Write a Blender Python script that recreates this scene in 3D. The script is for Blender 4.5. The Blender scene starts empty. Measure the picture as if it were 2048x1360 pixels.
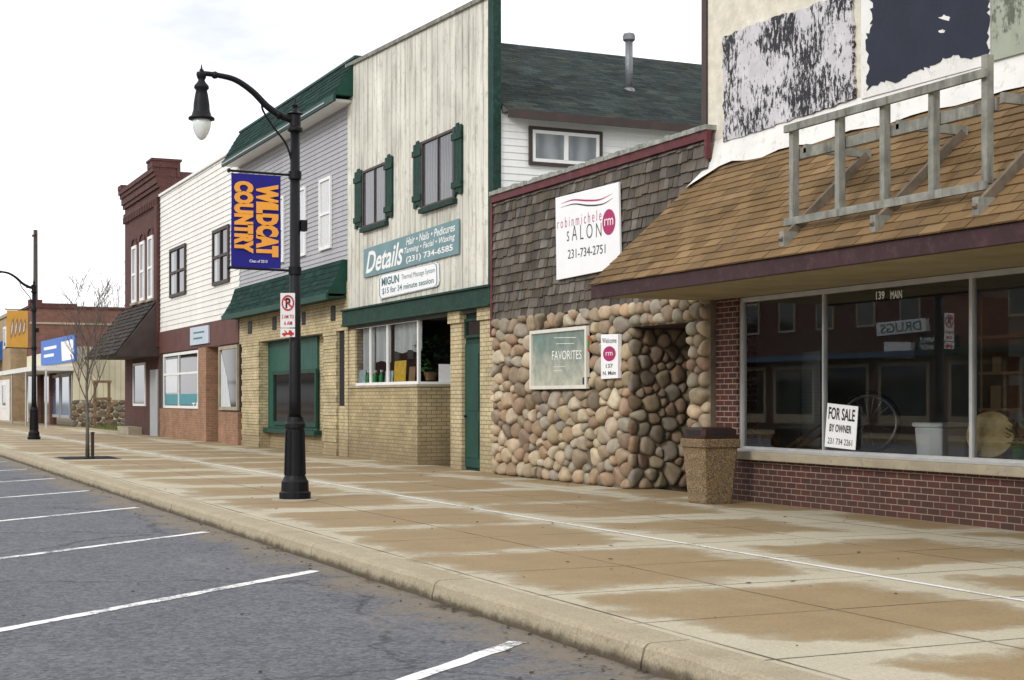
import bpy, bmesh, math, random
from mathutils import Vector, Matrix
rnd = random.Random(11)
scene = bpy.context.scene
C = scene.collection
PI = math.pi
# ---------------------------------------------------------------- camera geometry
f = 3000.0; CXP = 1024.0; HY = 800.0; H = 1.3
TH = math.atan2(1362, 3000)
S, K = math.sin(TH), math.cos(TH)
CAM = Vector((0, 0, H))
FX = 10.7
def ray(px, py):
    a = (px - CXP) / f; b = (HY - py) / f
    return Vector((S + K * a, K - S * a, b))
def aX(px, py, X=FX):
    d = ray(px, py); return CAM + d * (X / d.x)
def aY(px, py, Y):
    d = ray(px, py); return CAM + d * (Y / d.y)
def aZ(px, py, z=0.0):
    d = ray(px, py); return CAM + d * ((z - H) / d.z)
def Yx(px, X=FX): return aX(px, 800, X).y
def R4(xl, xr, yt, yb, X=FX):
    c = (xl + xr) / 2
    return Yx(xr, X), Yx(xl, X), aX(c, yb, X).z, aX(c, yt, X).z
def lerp(a, b, t): return a + (b - a) * t
# ---------------------------------------------------------------- mesh helper
class MB:
    def __init__(s): s.v = []; s.f = []; s.c = []
    def add(s, verts, faces, col=None):
        n = len(s.v); s.v += [Vector(p) for p in verts]
        s.f += [tuple(i + n for i in q) for q in faces]; s.c += [col] * len(faces); return s
    def face(s, pts, col=None): return s.add(pts, [tuple(range(len(pts)))], col)
    def hexa(s, p, col=None):
        return s.add(p, [(0,3,2,1),(4,5,6,7),(0,1,5,4),(1,2,6,5),(2,3,7,6),(3,0,4,7)], col)
    def box(s, x0, x1, y0, y1, z0, z1, col=None):
        return s.hexa([(x0,y0,z0),(x1,y0,z0),(x1,y1,z0),(x0,y1,z0),(x0,y0,z1),(x1,y0,z1),(x1,y1,z1),(x0,y1,z1)], col)
    def bar(s, a, b, w, h, up=(0,0,1), col=None):
        a = Vector(a); b = Vector(b); d = (b - a).normalized(); up = Vector(up)
        if abs(d.dot(up)) > .98: up = Vector((1,0,0))
        r = d.cross(up).normalized() * (w/2); u = r.cross(d).normalized() * (h/2)
        return s.hexa([a-r-u, a+r-u, b+r-u, b-r-u, a-r+u, a+r+u, b+r+u, b-r+u], col)
    def slab(s, pts, d, col=None):
        pts = [Vector(p) for p in pts]; d = Vector(d); n = len(pts)
        fs = [tuple(range(n)), tuple(range(2*n-1, n-1, -1))] + [(i, (i+1) % n, n+(i+1) % n, n+i) for i in range(n)]
        return s.add(pts + [p + d for p in pts], fs, col)
    def tube(s, pts, rad, n=10, col=None, caps=True):
        pts = [Vector(p) for p in pts]
        if not isinstance(rad, (list, tuple)): rad = [rad] * len(pts)
        vs = []; fs = []; prev = None
        for i, p in enumerate(pts):
            d = (pts[min(i+1, len(pts)-1)] - pts[max(i-1, 0)]).normalized()
            if prev is None:
                ref = Vector((0,0,1)) if abs(d.z) < .9 else Vector((1,0,0)); u = d.cross(ref).normalized()
            else:
                u = prev - d * prev.dot(d)
                u = u.normalized() if u.length > 1e-6 else d.orthogonal().normalized()
            prev = u; w = d.cross(u)
            for k in range(n):
                a = 2*PI*k/n; vs.append(p + (u*math.cos(a) + w*math.sin(a)) * rad[i])
        for i in range(len(pts)-1):
            for k in range(n):
                fs.append((i*n+k, i*n+(k+1) % n, (i+1)*n+(k+1) % n, (i+1)*n+k))
        if caps:
            fs.append(tuple(range(n-1, -1, -1))); b = (len(pts)-1)*n; fs.append(tuple(range(b, b+n)))
        return s.add(vs, fs, col)
    def lathe(s, c, prof, n=20, axis=(0,0,1), col=None):
        c = Vector(c); ax = Vector(axis).normalized(); u = ax.orthogonal().normalized(); w = ax.cross(u)
        vs = []; fs = []
        for (r, z) in prof:
            for k in range(n):
                a = 2*PI*k/n; vs.append(c + ax*z + (u*math.cos(a) + w*math.sin(a)) * max(r, 1e-4))
        for i in range(len(prof)-1):
            for k in range(n): fs.append((i*n+k, i*n+(k+1) % n, (i+1)*n+(k+1) % n, (i+1)*n+k))
        fs.append(tuple(range(n-1, -1, -1))); b = (len(prof)-1)*n; fs.append(tuple(range(b, b+n)))
        return s.add(vs, fs, col)
    def torus(s, c, R, r, ax, n=28, m=8, col=None):
        ax = Vector(ax).normalized(); u = ax.orthogonal().normalized(); w = ax.cross(u)
        vs = []; fs = []
        for i in range(n):
            a = 2*PI*i/n; e = u*math.cos(a) + w*math.sin(a)
            for j in range(m):
                b = 2*PI*j/m; vs.append(Vector(c) + e*(R + r*math.cos(b)) + ax*r*math.sin(b))
        for i in range(n):
            for j in range(m): fs.append((i*m+j, ((i+1) % n)*m+j, ((i+1) % n)*m+(j+1) % m, i*m+(j+1) % m))
        return s.add(vs, fs, col)
BASE = {}
def build(mb, name, mat, parent=None, smooth=False, bevel=0, base=None, recalc=True):
    b = BASE[parent.name] if parent else Vector(base or (0,0,0))
    me = bpy.data.meshes.new(name)
    me.from_pydata([v - b for v in mb.v], [], mb.f)
    if any(c is not None for c in mb.c):
        at = me.color_attributes.new('Col', 'FLOAT_COLOR', 'CORNER'); i = 0
        for fc, c in zip(mb.f, mb.c):
            c = c or (.5, .5, .5)
            for _ in fc: at.data[i].color = (c[0], c[1], c[2], 1); i += 1
    if recalc:
        bm = bmesh.new(); bm.from_mesh(me); bmesh.ops.recalc_face_normals(bm, faces=bm.faces); bm.to_mesh(me); bm.free()
    if smooth:
        for p in me.polygons: p.use_smooth = True
    me.materials.append(mat)
    o = bpy.data.objects.new(name, me); C.objects.link(o)
    if parent: o.parent = parent
    else: o.location = b
    if bevel:
        md = o.modifiers.new('bevel', 'BEVEL'); md.width = bevel; md.segments = 2; md.limit_method = 'ANGLE'
    BASE[o.name] = b
    return o
def tag(o, label=None, cat=None, group=None, kind=None):
    if label: o['label'] = label
    if cat: o['category'] = cat
    if group: o['group'] = group
    if kind: o['kind'] = kind
    return o
def thing(name, label, cat, loc, group=None):
    o = bpy.data.objects.new(name, None); C.objects.link(o); o.location = loc; o.empty_display_size = .2
    BASE[o.name] = Vector(loc); return tag(o, label, cat, group)
def struct(mb, name, mat, **kw): return tag(build(mb, name, mat, **kw), kind='structure')
# ---------------------------------------------------------------- materials
def newmat(name):
    m = bpy.data.materials.new(name); m.use_nodes = True; nt = m.node_tree
    return m, nt, nt.nodes['Principled BSDF']
def nd(nt, t, **kw):
    n = nt.nodes.new(t)
    for k, v in kw.items(): setattr(n, k, v)
    return n
def val(nt, sock, x):
    if isinstance(x, (int, float)): sock.default_value = x
    else: nt.links.new(x, sock)
def mth(nt, op, a, b=None, c=None, clamp=False):
    n = nd(nt, 'ShaderNodeMath', operation=op, use_clamp=clamp); val(nt, n.inputs[0], a)
    if b is not None: val(nt, n.inputs[1], b)
    if c is not None: val(nt, n.inputs[2], c)
    return n.outputs[0]
def sstep(nt, x, a, b):
    n = nd(nt, 'ShaderNodeMapRange', interpolation_type='SMOOTHSTEP'); val(nt, n.inputs[0], x)
    n.inputs[1].default_value = a; n.inputs[2].default_value = b; return n.outputs[0]
def mrange(nt, x, a, b, c, d):
    n = nd(nt, 'ShaderNodeMapRange'); val(nt, n.inputs[0], x)
    for i, q in enumerate((a, b, c, d)): n.inputs[i+1].default_value = q
    return n.outputs[0]
def mixc(nt, fac, a, b, mode='MIX'):
    n = nd(nt, 'ShaderNodeMix', data_type='RGBA', blend_type=mode); val(nt, n.inputs[0], fac)
    for i, x in ((6, a), (7, b)):
        if isinstance(x, tuple): n.inputs[i].default_value = (x[0], x[1], x[2], 1)
        else: nt.links.new(x, n.inputs[i])
    return n.outputs[2]
def pos(nt): return nd(nt, 'ShaderNodeNewGeometry').outputs['Position']
def sep(nt, v):
    n = nd(nt, 'ShaderNodeSeparateXYZ'); nt.links.new(v, n.inputs[0]); return n.outputs
def comb(nt, x, y, z):
    n = nd(nt, 'ShaderNodeCombineXYZ')
    for i, q in enumerate((x, y, z)): val(nt, n.inputs[i], q)
    return n.outputs[0]
def vscale(nt, v, sc):
    n = nd(nt, 'ShaderNodeVectorMath', operation='MULTIPLY'); nt.links.new(v, n.inputs[0]); n.inputs[1].default_value = sc; return n.outputs[0]
def nz(nt, v, scale, detail=5, rough=.6):
    n = nd(nt, 'ShaderNodeTexNoise'); nt.links.new(v, n.inputs['Vector'])
    n.inputs['Scale'].default_value = scale; n.inputs['Detail'].default_value = detail; n.inputs['Roughness'].default_value = rough
    return n.outputs[0]
def mulv(nt, col, v):
    n = nd(nt, 'ShaderNodeVectorMath', operation='SCALE')
    if isinstance(col, tuple): n.inputs[0].default_value = col
    else: nt.links.new(col, n.inputs[0])
    val(nt, n.inputs['Scale'], v); return n.outputs[0]
def bump(nt, bs, h, st=.3, dist=.01):
    n = nd(nt, 'ShaderNodeBump'); nt.links.new(h, n.inputs['Height']); n.inputs['Strength'].default_value = st
    n.inputs['Distance'].default_value = dist; nt.links.new(n.outputs[0], bs.inputs['Normal'])
def mat(name, col=(.5,.5,.5), rough=.75, var=.25, scale=2.5, bmp=.25, bscale=60, metal=0, attr=False,
        dirt=None, dfac=.5, streak=None, coat=0, spec=.4):
    m, nt, bs = newmat(name); p = pos(nt)
    base = nd(nt, 'ShaderNodeAttribute', attribute_name='Col').outputs['Color'] if attr else col
    n1 = nz(nt, p, scale, 6)
    c = mulv(nt, base, mrange(nt, n1, .25, .75, 1-var, 1+var))
    if streak is not None:
        ns = nz(nt, vscale(nt, p, (5, 5, .5)), 1.6, 6, .7)
        c = mixc(nt, mth(nt, 'MULTIPLY', sstep(nt, ns, .46, .72), dfac), c, streak)
    if dirt is not None:
        n2 = nz(nt, p, scale*4, 8, .75)
        c = mixc(nt, mth(nt, 'MULTIPLY', sstep(nt, n2, .5, .68), dfac), c, dirt)
    nt.links.new(c, bs.inputs['Base Color'])
    bs.inputs['Roughness'].default_value = rough; bs.inputs['Metallic'].default_value = metal
    bs.inputs['Specular IOR Level'].default_value = spec
    if coat: bs.inputs['Coat Weight'].default_value = coat; bs.inputs['Coat Roughness'].default_value = .05
    if bmp: bump(nt, bs, nz(nt, p, bscale, 4), bmp, .01)
    return m
def wallcoord(nt):
    g = nd(nt, 'ShaderNodeNewGeometry'); p = sep(nt, g.outputs['Position']); n = sep(nt, g.outputs['Normal'])
    fx = mth(nt, 'GREATER_THAN', mth(nt, 'ABSOLUTE', n[0]), .6)
    u = mth(nt, 'ADD', mth(nt, 'MULTIPLY', p[1], fx), mth(nt, 'MULTIPLY', p[0], mth(nt, 'SUBTRACT', 1, fx)))
    return comb(nt, u, p[2], 0), g.outputs['Position']
def brick(name, c1, c2, mo, w=.21, h=.075, ms=.007, dirt=None, dfac=.4, rough=.85):
    m, nt, bs = newmat(name); uv, p = wallcoord(nt)
    b = nd(nt, 'ShaderNodeTexBrick'); nt.links.new(uv, b.inputs['Vector'])
    b.inputs['Color1'].default_value = (*c1, 1); b.inputs['Color2'].default_value = (*c2, 1); b.inputs['Mortar'].default_value = (*mo, 1)
    b.inputs['Scale'].default_value = 1; b.inputs['Brick Width'].default_value = w; b.inputs['Row Height'].default_value = h
    b.inputs['Mortar Size'].default_value = ms; b.inputs['Mortar Smooth'].default_value = .3; b.inputs['Bias'].default_value = 0
    c = mulv(nt, b.outputs['Color'], mrange(nt, nz(nt, p, 1.7, 6), .25, .75, .68, 1.28))
    c = mulv(nt, c, mrange(nt, nz(nt, p, 40, 3), .2, .8, .75, 1.25))
    if dirt:
        z = sep(nt, p)[2]
        low = mth(nt, 'MULTIPLY', sstep(nt, mth(nt, 'ADD', z, mth(nt, 'MULTIPLY', nz(nt, p, 3, 5), 1.0)), 1.5, .4), dfac)
        c = mixc(nt, low, c, dirt)
    nt.links.new(c, bs.inputs['Base Color']); bs.inputs['Roughness'].default_value = rough
    hh = mth(nt, 'ADD', mth(nt, 'SUBTRACT', 1, b.outputs['Fac']), mth(nt, 'MULTIPLY', nz(nt, p, 90, 3), .35))
    bump(nt, bs, hh, .7, .008)
    return m
def glass(name, tint=(.8,.85,.85), ior=1.7):
    m = bpy.data.materials.new(name); m.use_nodes = True; nt = m.node_tree; nt.nodes.clear()
    out = nd(nt, 'ShaderNodeOutputMaterial'); mx = nd(nt, 'ShaderNodeMixShader'); fr = nd(nt, 'ShaderNodeFresnel'); fr.inputs[0].default_value = ior
    t = nd(nt, 'ShaderNodeBsdfTransparent'); t.inputs[0].default_value = (*tint, 1); g = nd(nt, 'ShaderNodeBsdfGlossy'); g.inputs['Roughness'].default_value = .01
    g.inputs[0].default_value = (.93,.95,.95,1)
    nt.links.new(fr.outputs[0], mx.inputs[0]); nt.links.new(t.outputs[0], mx.inputs[1]); nt.links.new(g.outputs[0], mx.inputs[2]); nt.links.new(mx.outputs[0], out.inputs[0])
    return m
def curtain(name, a, b, sc=9, coat=1):
    m, nt, bs = newmat(name); p = pos(nt); s = sep(nt, p)
    u = mth(nt, 'ADD', s[1], s[0])
    w = mth(nt, 'SINE', mth(nt, 'MULTIPLY', mth(nt, 'ADD', u, mth(nt, 'MULTIPLY', nz(nt, p, 2, 3), .25)), sc*6.28))
    c = mixc(nt, mrange(nt, w, -1, 1, 0, 1), a, b)
    nt.links.new(c, bs.inputs['Base Color']); bs.inputs['Roughness'].default_value = .8
    bs.inputs['Coat Weight'].default_value = coat; bs.inputs['Coat Roughness'].default_value = .02
    return m

M = {}
M['green'] = mat('green_paint', (.007,.052,.036), .6, .3, 3, .15, 50, dirt=(.025,.04,.03), dfac=.5, spec=.3)
M['green_dull'] = mat('weathered_green_paint', (.007,.038,.027), .75, .45, 4, .3, 40, dirt=(.07,.08,.065), dfac=.6, spec=.3)
M['boards'] = mat('weathered_cream_boards', attr=True, rough=.9, var=.15, scale=1.2, bmp=.3, bscale=35, streak=(.30,.285,.235), dfac=.8, dirt=(.40,.385,.32))
M['shingle'] = mat('asphalt_shingle', attr=True, rough=.95, var=.25, scale=1.5, bmp=.6, bscale=120, spec=.2)
M['shake'] = mat('cedar_shake', attr=True, rough=.95, var=.35, scale=3, bmp=.5, bscale=70, streak=(.04,.036,.031), dfac=.5, spec=.2)
M['lap_white'] = mat('white_lap_siding', (.80,.80,.79), .6, .05, .8, .1, 30, streak=(.55,.54,.49), dfac=.2)
M['lap_cream'] = mat('cream_lap_siding', (.79,.78,.73), .6, .06, .8, .1, 30, streak=(.45,.43,.37), dfac=.35)
M['lap_grey'] = mat('grey_lap_siding', (.38,.38,.40), .6, .08, .8, .1, 30, streak=(.25,.25,.26), dfac=.4)
M['white'] = mat('white_paint', (.79,.79,.77), .5, .06, 3, .05, 30)
M['white_old'] = mat('worn_white_metal', (.76,.75,.72), .6, .1, 2, .3, 12, dirt=(.38,.34,.27), dfac=.5)
M['pale_frame'] = mat('pale_window_frame', (.68,.65,.56), .6, .12, 4, .1, 30)
M['brown_trim'] = mat('brown_trim', (.05,.034,.03), .6, .25, 3, .15, 30)
M['plum'] = mat('plum_fascia', (.046,.022,.025), .65, .25, 2, .2, 30, dirt=(.10,.06,.05), dfac=.4, spec=.25)
M['brown_band'] = mat('brown_sign_band', (.11,.043,.034), .7, .25, 2, .2, 30, dirt=(.08,.04,.035), dfac=.4)
M['soffit'] = mat('cream_soffit', (.30,.25,.145), .85, .25, 2, .1, 30, dirt=(.15,.115,.07), dfac=.5)
M['red_trim'] = mat('maroon_trim', (.10,.018,.023), .65, .3, 3, .2, 40, dirt=(.17,.11,.09), dfac=.35)
M['moss_edge'] = mat('weathered_roofing_edge', (.29,.30,.27), .9, .5, 6, .7, 30, dirt=(.08,.10,.05), dfac=.8)
M['brick_dark'] = brick('dark_red_brick', (.088,.021,.016), (.047,.013,.012), (.32,.25,.185), .2, .072, .0065, dirt=(.08,.055,.042), dfac=.3)
M['brick_cream'] = brick('cream_brick', (.58,.485,.285), (.48,.39,.22), (.25,.20,.125), .22, .078, .009, dirt=(.21,.16,.09), dfac=.7)
M['brick_tan'] = brick('tan_brick', (.34,.175,.09), (.26,.125,.07), (.28,.22,.16), .22, .075, .008)
M['brick_old'] = brick('old_red_brick', (.10,.027,.021), (.064,.018,.015), (.1,.06,.05), .21, .072, .007, dirt=(.05,.03,.03), dfac=.4)
M['brick_far'] = brick('far_red_brick', (.19,.072,.05), (.14,.053,.038), (.2,.14,.11), .22, .075, .008)
M['brick_yellow'] = brick('far_tan_brick', (.42,.30,.15), (.36,.25,.13), (.35,.28,.2), .22, .075, .008)
M['concrete'] = mat('concrete_trim', (.36,.31,.225), .9, .25, 3, .4, 70, dirt=(.15,.12,.085), dfac=.5)
M['mortar'] = mat('stone_mortar', (.16,.13,.092), .95, .3, 5, .8, 40)
M['cobble'] = mat('fieldstone', attr=True, rough=.75, var=.3, scale=7, bmp=.45, bscale=45, spec=.3, dirt=(.20,.155,.105), dfac=.35)
M['alu'] = mat('aluminium_frame', (.62,.63,.62), .4, .12, 4, .05, 40, metal=.6)
M['black_metal'] = mat('black_cast_iron', (.006,.0065,.008), .5, .3, 6, .12, 60, spec=.22)
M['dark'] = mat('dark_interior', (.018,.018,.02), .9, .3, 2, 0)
M['int_wall'] = mat('dim_interior_wall', (.36,.385,.37), .9, .2, 1, 0)
M['int_floor'] = mat('display_floor', (.5,.47,.41), .6, .2, 2, .05)
M['glass'] = glass('shop_glass', (.96,.98,.97), 2.0)
M['glass_clear'] = glass('clear_glass', (.93,.95,.94), 1.5)
M['pane_dark'] = mat('dark_window_pane', (.012,.014,.016), .06, .2, 1, 0, spec=.6)
M['pane_curtain'] = curtain('curtained_pane', (.032,.035,.043), (.09,.095,.11), 7)
M['pane_white'] = curtain('white_curtained_pane', (.4,.41,.42), (.66,.67,.68), 10, .6)
M['lace'] = curtain('lace_curtain', (.46,.49,.50), (.62,.65,.66), 5, 0)
M['pane_blue'] = mat('blue_shop_pane', (.1,.17,.3), .08, .4, 2, 0, spec=.6)
M['stucco'] = mat('rough_stucco', (.68,.64,.53), .95, .2, 6, 1.0, 14, dirt=(.40,.37,.29), dfac=.5)
M['grey_wood'] = mat('weathered_grey_lumber', (.24,.24,.21), .95, .4, 6, .4, 40, streak=(.075,.073,.06), dfac=.75, spec=.2)
M['brown_wood'] = mat('brown_lumber', (.2,.13,.07), .85, .3, 6, .3, 40)
M['sleeper'] = mat('aged_brace_wood', (.15,.12,.085), .9, .4, 6, .3, 40, streak=(.08,.07,.055), dfac=.6)
M['roof_metal'] = mat('flat_roofing', (.1,.1,.1), .9, .3, 3, .2)
M['galv'] = mat('galvanised_pipe', (.20,.215,.23), .5, .3, 8, .1, 30, metal=.4, streak=(.13,.05,.03), dfac=.9)
M['banner_blue'] = mat('blue_banner_cloth', (.024,.022,.22), .85, .1, 3, .1, 50, spec=.2)
M['banner_gold'] = mat('gold_banner_cloth', (.62,.33,.06), .8, .1, 3, .1, 50)
M['orange_ink'] = mat('orange_lettering', (.85,.36,.045), .7, .05, 3, 0)
M['white_ink'] = mat('white_lettering', (.82,.82,.8), .6, .05, 3, 0)
M['black_ink'] = mat('black_lettering', (.02,.02,.022), .6, .1, 3, 0)
M['red_ink'] = mat('red_lettering', (.55,.03,.03), .55, .1, 3, 0)
M['magenta_ink'] = mat('magenta_emblem', (.38,.01,.11), .55, .1, 3, 0)
M['teal_ink'] = mat('teal_lettering', (.07,.18,.18), .6, .1, 3, 0)
M['sign_white'] = mat('white_sign_board', (.84,.84,.85), .45, .04, 1.5, 0)
M['sign_teal'] = mat('grey_blue_sign_board', (.15,.26,.28), .6, .12, 2, .05, 30)
M['globe'] = mat('frosted_glass_globe', (.75,.78,.76), .12, .05, 3, 0, spec=.6)
M['lid'] = mat('brown_plastic_lid', (.04,.02,.014), .55, .2, 4, .1, 60, spec=.25)
M['bark'] = mat('grey_bark', (.13,.12,.1), .9, .3, 6, .4, 40)
M['twig'] = mat('twig_bark', (.13,.105,.09), .9, .3, 6, .2, 40)
M['blue'] = mat('blue_sign_panel', (.02,.13,.5), .5, .1, 2, 0)
M['blue_dull'] = mat('faded_blue_awning', (.06,.11,.19), .8, .2, 2, 0)
M['pale_board'] = mat('pale_board_wall', (.62,.56,.40), .8, .1, 2, .1)
M['grass'] = mat('dry_grass', (.12,.12,.045), .95, .4, 4, .3)
M['card'] = mat('cardboard', (.36,.23,.12), .85, .2, 4, .1)
M['cooler'] = mat('white_plastic', (.92,.93,.93), .4, .02, 3, 0)
M['wicker'] = mat('woven_straw', (.80,.62,.30), .85, .25, 12, .5, 60)
M['rubber'] = mat('black_rubber', (.015,.015,.015), .7, .2, 4, 0)
M['chrome'] = mat('chrome', (.7,.7,.72), .3, .1, 4, 0, metal=.8)
M['leaf'] = mat('fallen_leaf', (.045,.03,.018), .9, .4, 9, .1)
M['leafgreen'] = mat('plant_leaf', (.06,.18,.04), .6, .4, 9, .1)
M['green_item'] = mat('green_plastic', (.05,.4,.12), .5, .2, 9, 0)
M['red_item'] = mat('red_plastic', (.5,.03,.03), .5, .1, 4, 0)
M['yellow_item'] = mat('yellow_poster', (.75,.52,.06), .6, .3, 9, 0)
M['paper'] = mat('paper_poster', (.5,.6,.65), .6, .5, 12, 0)
M['grey_door'] = mat('grey_door_paint', (.35,.37,.38), .5, .1, 3, 0)
# salon pane: pale blind low down, greenish reflection above painted into the colour
m, nt, bs = newmat('painted_reflection_pane'); p = pos(nt); s = sep(nt, p)
k = sstep(nt, mth(nt, 'ADD', s[2], mth(nt, 'MULTIPLY', nz(nt, p, 3.2, 6), 1.0)), 2.05, 2.85)
c = mixc(nt, k, (.48,.49,.40), (.15,.24,.21))
c = mulv(nt, c, mrange(nt, nz(nt, p, 6, 6), .3, .7, .7, 1.25))
nt.links.new(c, bs.inputs['Base Color']); bs.inputs['Roughness'].default_value = .4; bs.inputs['Coat Weight'].default_value = 1; bs.inputs['Coat Roughness'].default_value = .01; bs.inputs['Coat IOR'].default_value = 1.9
M['pane_teal'] = m

# aggregate (trash can)
m, nt, bs = newmat('exposed_aggregate'); p = pos(nt)
v = nd(nt, 'ShaderNodeTexVoronoi'); nt.links.new(p, v.inputs['Vector']); v.inputs['Scale'].default_value = 75
c = mixc(nt, mrange(nt, sep(nt, v.outputs['Color'])[0], 0, 1, 0, 1), (.10,.065,.03), (.36,.255,.135))
c = mixc(nt, sstep(nt, v.outputs['Distance'], .45, .7), c, (.11,.075,.045))
nt.links.new(c, bs.inputs['Base Color']); bs.inputs['Roughness'].default_value = .9
bump(nt, bs, mth(nt, 'SUBTRACT', 1, v.outputs['Distance']), .7, .006); M['aggregate'] = m

# sidewalk
m, nt, bs = newmat('stained_concrete'); p = pos(nt); s = sep(nt, p)
dy = mth(nt, 'PINGPONG', mth(nt, 'ADD', s[1], 27-6.3), 1.35)
dx = mth(nt, 'PINGPONG', mth(nt, 'ADD', s[0], 27.2-7.03), 1.36)
wob = mth(nt, 'MULTIPLY', mth(nt, 'SUBTRACT', nz(nt, p, 1.9, 10, .72), .5), 1.2)
big = mth(nt, 'MULTIPLY', mth(nt, 'SUBTRACT', nz(nt, p, .28, 3), .5), 1.7)
d = mth(nt, 'MINIMUM', dx, dy)
wd = mth(nt, 'ADD', mth(nt, 'ADD', d, wob), big)
wet = sstep(nt, wd, .16, .46)
edge = mth(nt, 'MULTIPLY', sstep(nt, wd, .14, .25), sstep(nt, wd, .46, .28))
fine = nz(nt, p, 75, 4, .8); grit = nz(nt, p, 28, 5, .8)
light = mixc(nt, nz(nt, p, 1.1, 6), (.37,.325,.23), (.54,.49,.375))
tan = mixc(nt, nz(nt, p, 2.4, 9, .75), (.185,.12,.052), (.35,.25,.125))
c = mixc(nt, mth(nt, 'MULTIPLY', wet, .9), light, tan)
c = mixc(nt, mth(nt, 'MULTIPLY', edge, .28), c, (.17,.12,.058))
c = mulv(nt, c, mrange(nt, fine, .25, .75, .70, 1.30)); c = mulv(nt, c, mrange(nt, grit, .25, .75, .80, 1.20))
j1 = mth(nt, 'PINGPONG', mth(nt, 'ADD', s[1], 27-6.3), .675)
j2 = mth(nt, 'PINGPONG', mth(nt, 'ADD', s[0], 27.2-7.03), .68)
jw = mth(nt, 'MULTIPLY', sstep(nt, mth(nt, 'MINIMUM', j1, j2), .018, .005), mrange(nt, nz(nt, p, 1.5, 4), .35, .6, .3, .95))
c = mixc(nt, jw, c, (.065,.045,.026))
sp = sstep(nt, nz(nt, p, 9, 6, .75), .63, .73)
c = mixc(nt, mth(nt, 'MULTIPLY', sp, .55), c, (.09,.06,.034))
nt.links.new(c, bs.inputs['Base Color']); nt.links.new(mrange(nt, wet, 0, 1, .92, .7), bs.inputs['Roughness'])
bs.inputs['Specular IOR Level'].default_value = .25
bump(nt, bs, mth(nt, 'SUBTRACT', mth(nt, 'ADD', fine, grit), mth(nt, 'MULTIPLY', jw, 2)), .45, .008); M['walk'] = m
# kerb: grime low on the face
m, nt, bs = newmat('kerb_concrete'); p = pos(nt); s = sep(nt, p)
c = mixc(nt, nz(nt, p, 1.8, 7, .7), (.27,.22,.14), (.49,.43,.315))
c = mulv(nt, c, mrange(nt, nz(nt, p, 55, 4, .8), .25, .75, .65, 1.3))
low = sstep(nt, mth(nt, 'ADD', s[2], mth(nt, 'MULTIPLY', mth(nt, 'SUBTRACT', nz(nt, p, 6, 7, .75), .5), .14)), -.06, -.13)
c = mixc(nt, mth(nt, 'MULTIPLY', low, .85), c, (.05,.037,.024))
c = mixc(nt, mth(nt, 'MULTIPLY', sstep(nt, nz(nt, p, 8, 7, .75), .58, .70), .5), c, (.11,.08,.048))
nt.links.new(c, bs.inputs['Base Color']); bs.inputs['Roughness'].default_value = .92; bs.inputs['Specular IOR Level'].default_value = .25
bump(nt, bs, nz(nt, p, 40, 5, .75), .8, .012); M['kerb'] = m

# asphalt
m, nt, bs = newmat('worn_asphalt'); p = pos(nt); s = sep(nt, p)
fine = nz(nt, p, 55, 5, .9); med = nz(nt, p, 1.3, 8, .7)
vg = nd(nt, 'ShaderNodeTexVoronoi'); nt.links.new(p, vg.inputs['Vector']); vg.inputs['Scale'].default_value = 34
gr = sep(nt, vg.outputs['Color'])[0]
c = mixc(nt, med, (.088,.091,.104), (.175,.178,.197))
c = mulv(nt, c, mrange(nt, fine, .3, .7, .5, 1.55))
c = mulv(nt, c, mrange(nt, gr, 0, 1, .68, 1.35))
vo = nd(nt, 'ShaderNodeTexVoronoi', feature='DISTANCE_TO_EDGE'); vo.inputs['Scale'].default_value = .22
wv = nd(nt, 'ShaderNodeVectorMath', operation='ADD'); nt.links.new(p, wv.inputs[0])
no = nd(nt, 'ShaderNodeTexNoise'); nt.links.new(p, no.inputs['Vector']); no.inputs['Scale'].default_value = 1.1; no.inputs['Detail'].default_value = 8; no.inputs['Roughness'].default_value = .7
nt.links.new(no.outputs['Color'], wv.inputs[1]); nt.links.new(wv.outputs[0], vo.inputs['Vector'])
crack = mth(nt, 'MULTIPLY', sstep(nt, vo.outputs['Distance'], .009, .002), .55)
c = mixc(nt, crack, c, (.03,.03,.034))
tanp = mth(nt, 'MULTIPLY', sstep(nt, nz(nt, vscale(nt, p, (.9,.3,1)), 1.2, 10, .78), .53, .72), .45)
c = mixc(nt, tanp, c, (.26,.25,.235))
dk = mth(nt, 'MULTIPLY', sstep(nt, nz(nt, p, 2.2, 8, .75), .56, .72), .4)
c = mixc(nt, dk, c, (.052,.054,.062))
g = mth(nt, 'ADD', s[0], mth(nt, 'MULTIPLY', mth(nt, 'SUBTRACT', nz(nt, p, 1.3, 9, .75), .5), 2.4))
c = mixc(nt, mth(nt, 'MULTIPLY', sstep(nt, g, 3.3, 3.85), .85), c, mixc(nt, fine, (.11,.09,.062), (.33,.275,.2)))
c = mixc(nt, mth(nt, 'MULTIPLY', sstep(nt, g, 3.9, 4.2), .8), c, (.055,.04,.027))
nt.links.new(c, bs.inputs['Base Color']); bs.inputs['Roughness'].default_value = .88; bs.inputs['Specular IOR Level'].default_value = .3
bump(nt, bs, mth(nt, 'ADD', fine, mth(nt, 'MULTIPLY', gr, .3)), .8, .012); M['asphalt'] = m

def paint(name, c0, under, th):
    m, nt, bs = newmat(name); p = pos(nt)
    k = sstep(nt, mth(nt, 'ADD', nz(nt, p, 18, 9, .9), mth(nt, 'MULTIPLY', nz(nt, p, 1.5, 3), .5)), th, th+.05)
    c = mixc(nt, k, mulv(nt, c0, mrange(nt, nz(nt, p, 30, 4), .3, .7, .8, 1.05)), under); nt.links.new(c, bs.inputs['Base Color']); bs.inputs['Roughness'].default_value = .8; return m
M['road_paint'] = paint('worn_road_paint', (.84,.83,.81), (.15,.15,.16), .765)
M['walk_paint'] = paint('worn_sidewalk_paint', (.78,.77,.74), (.33,.26,.17), .78)

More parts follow.
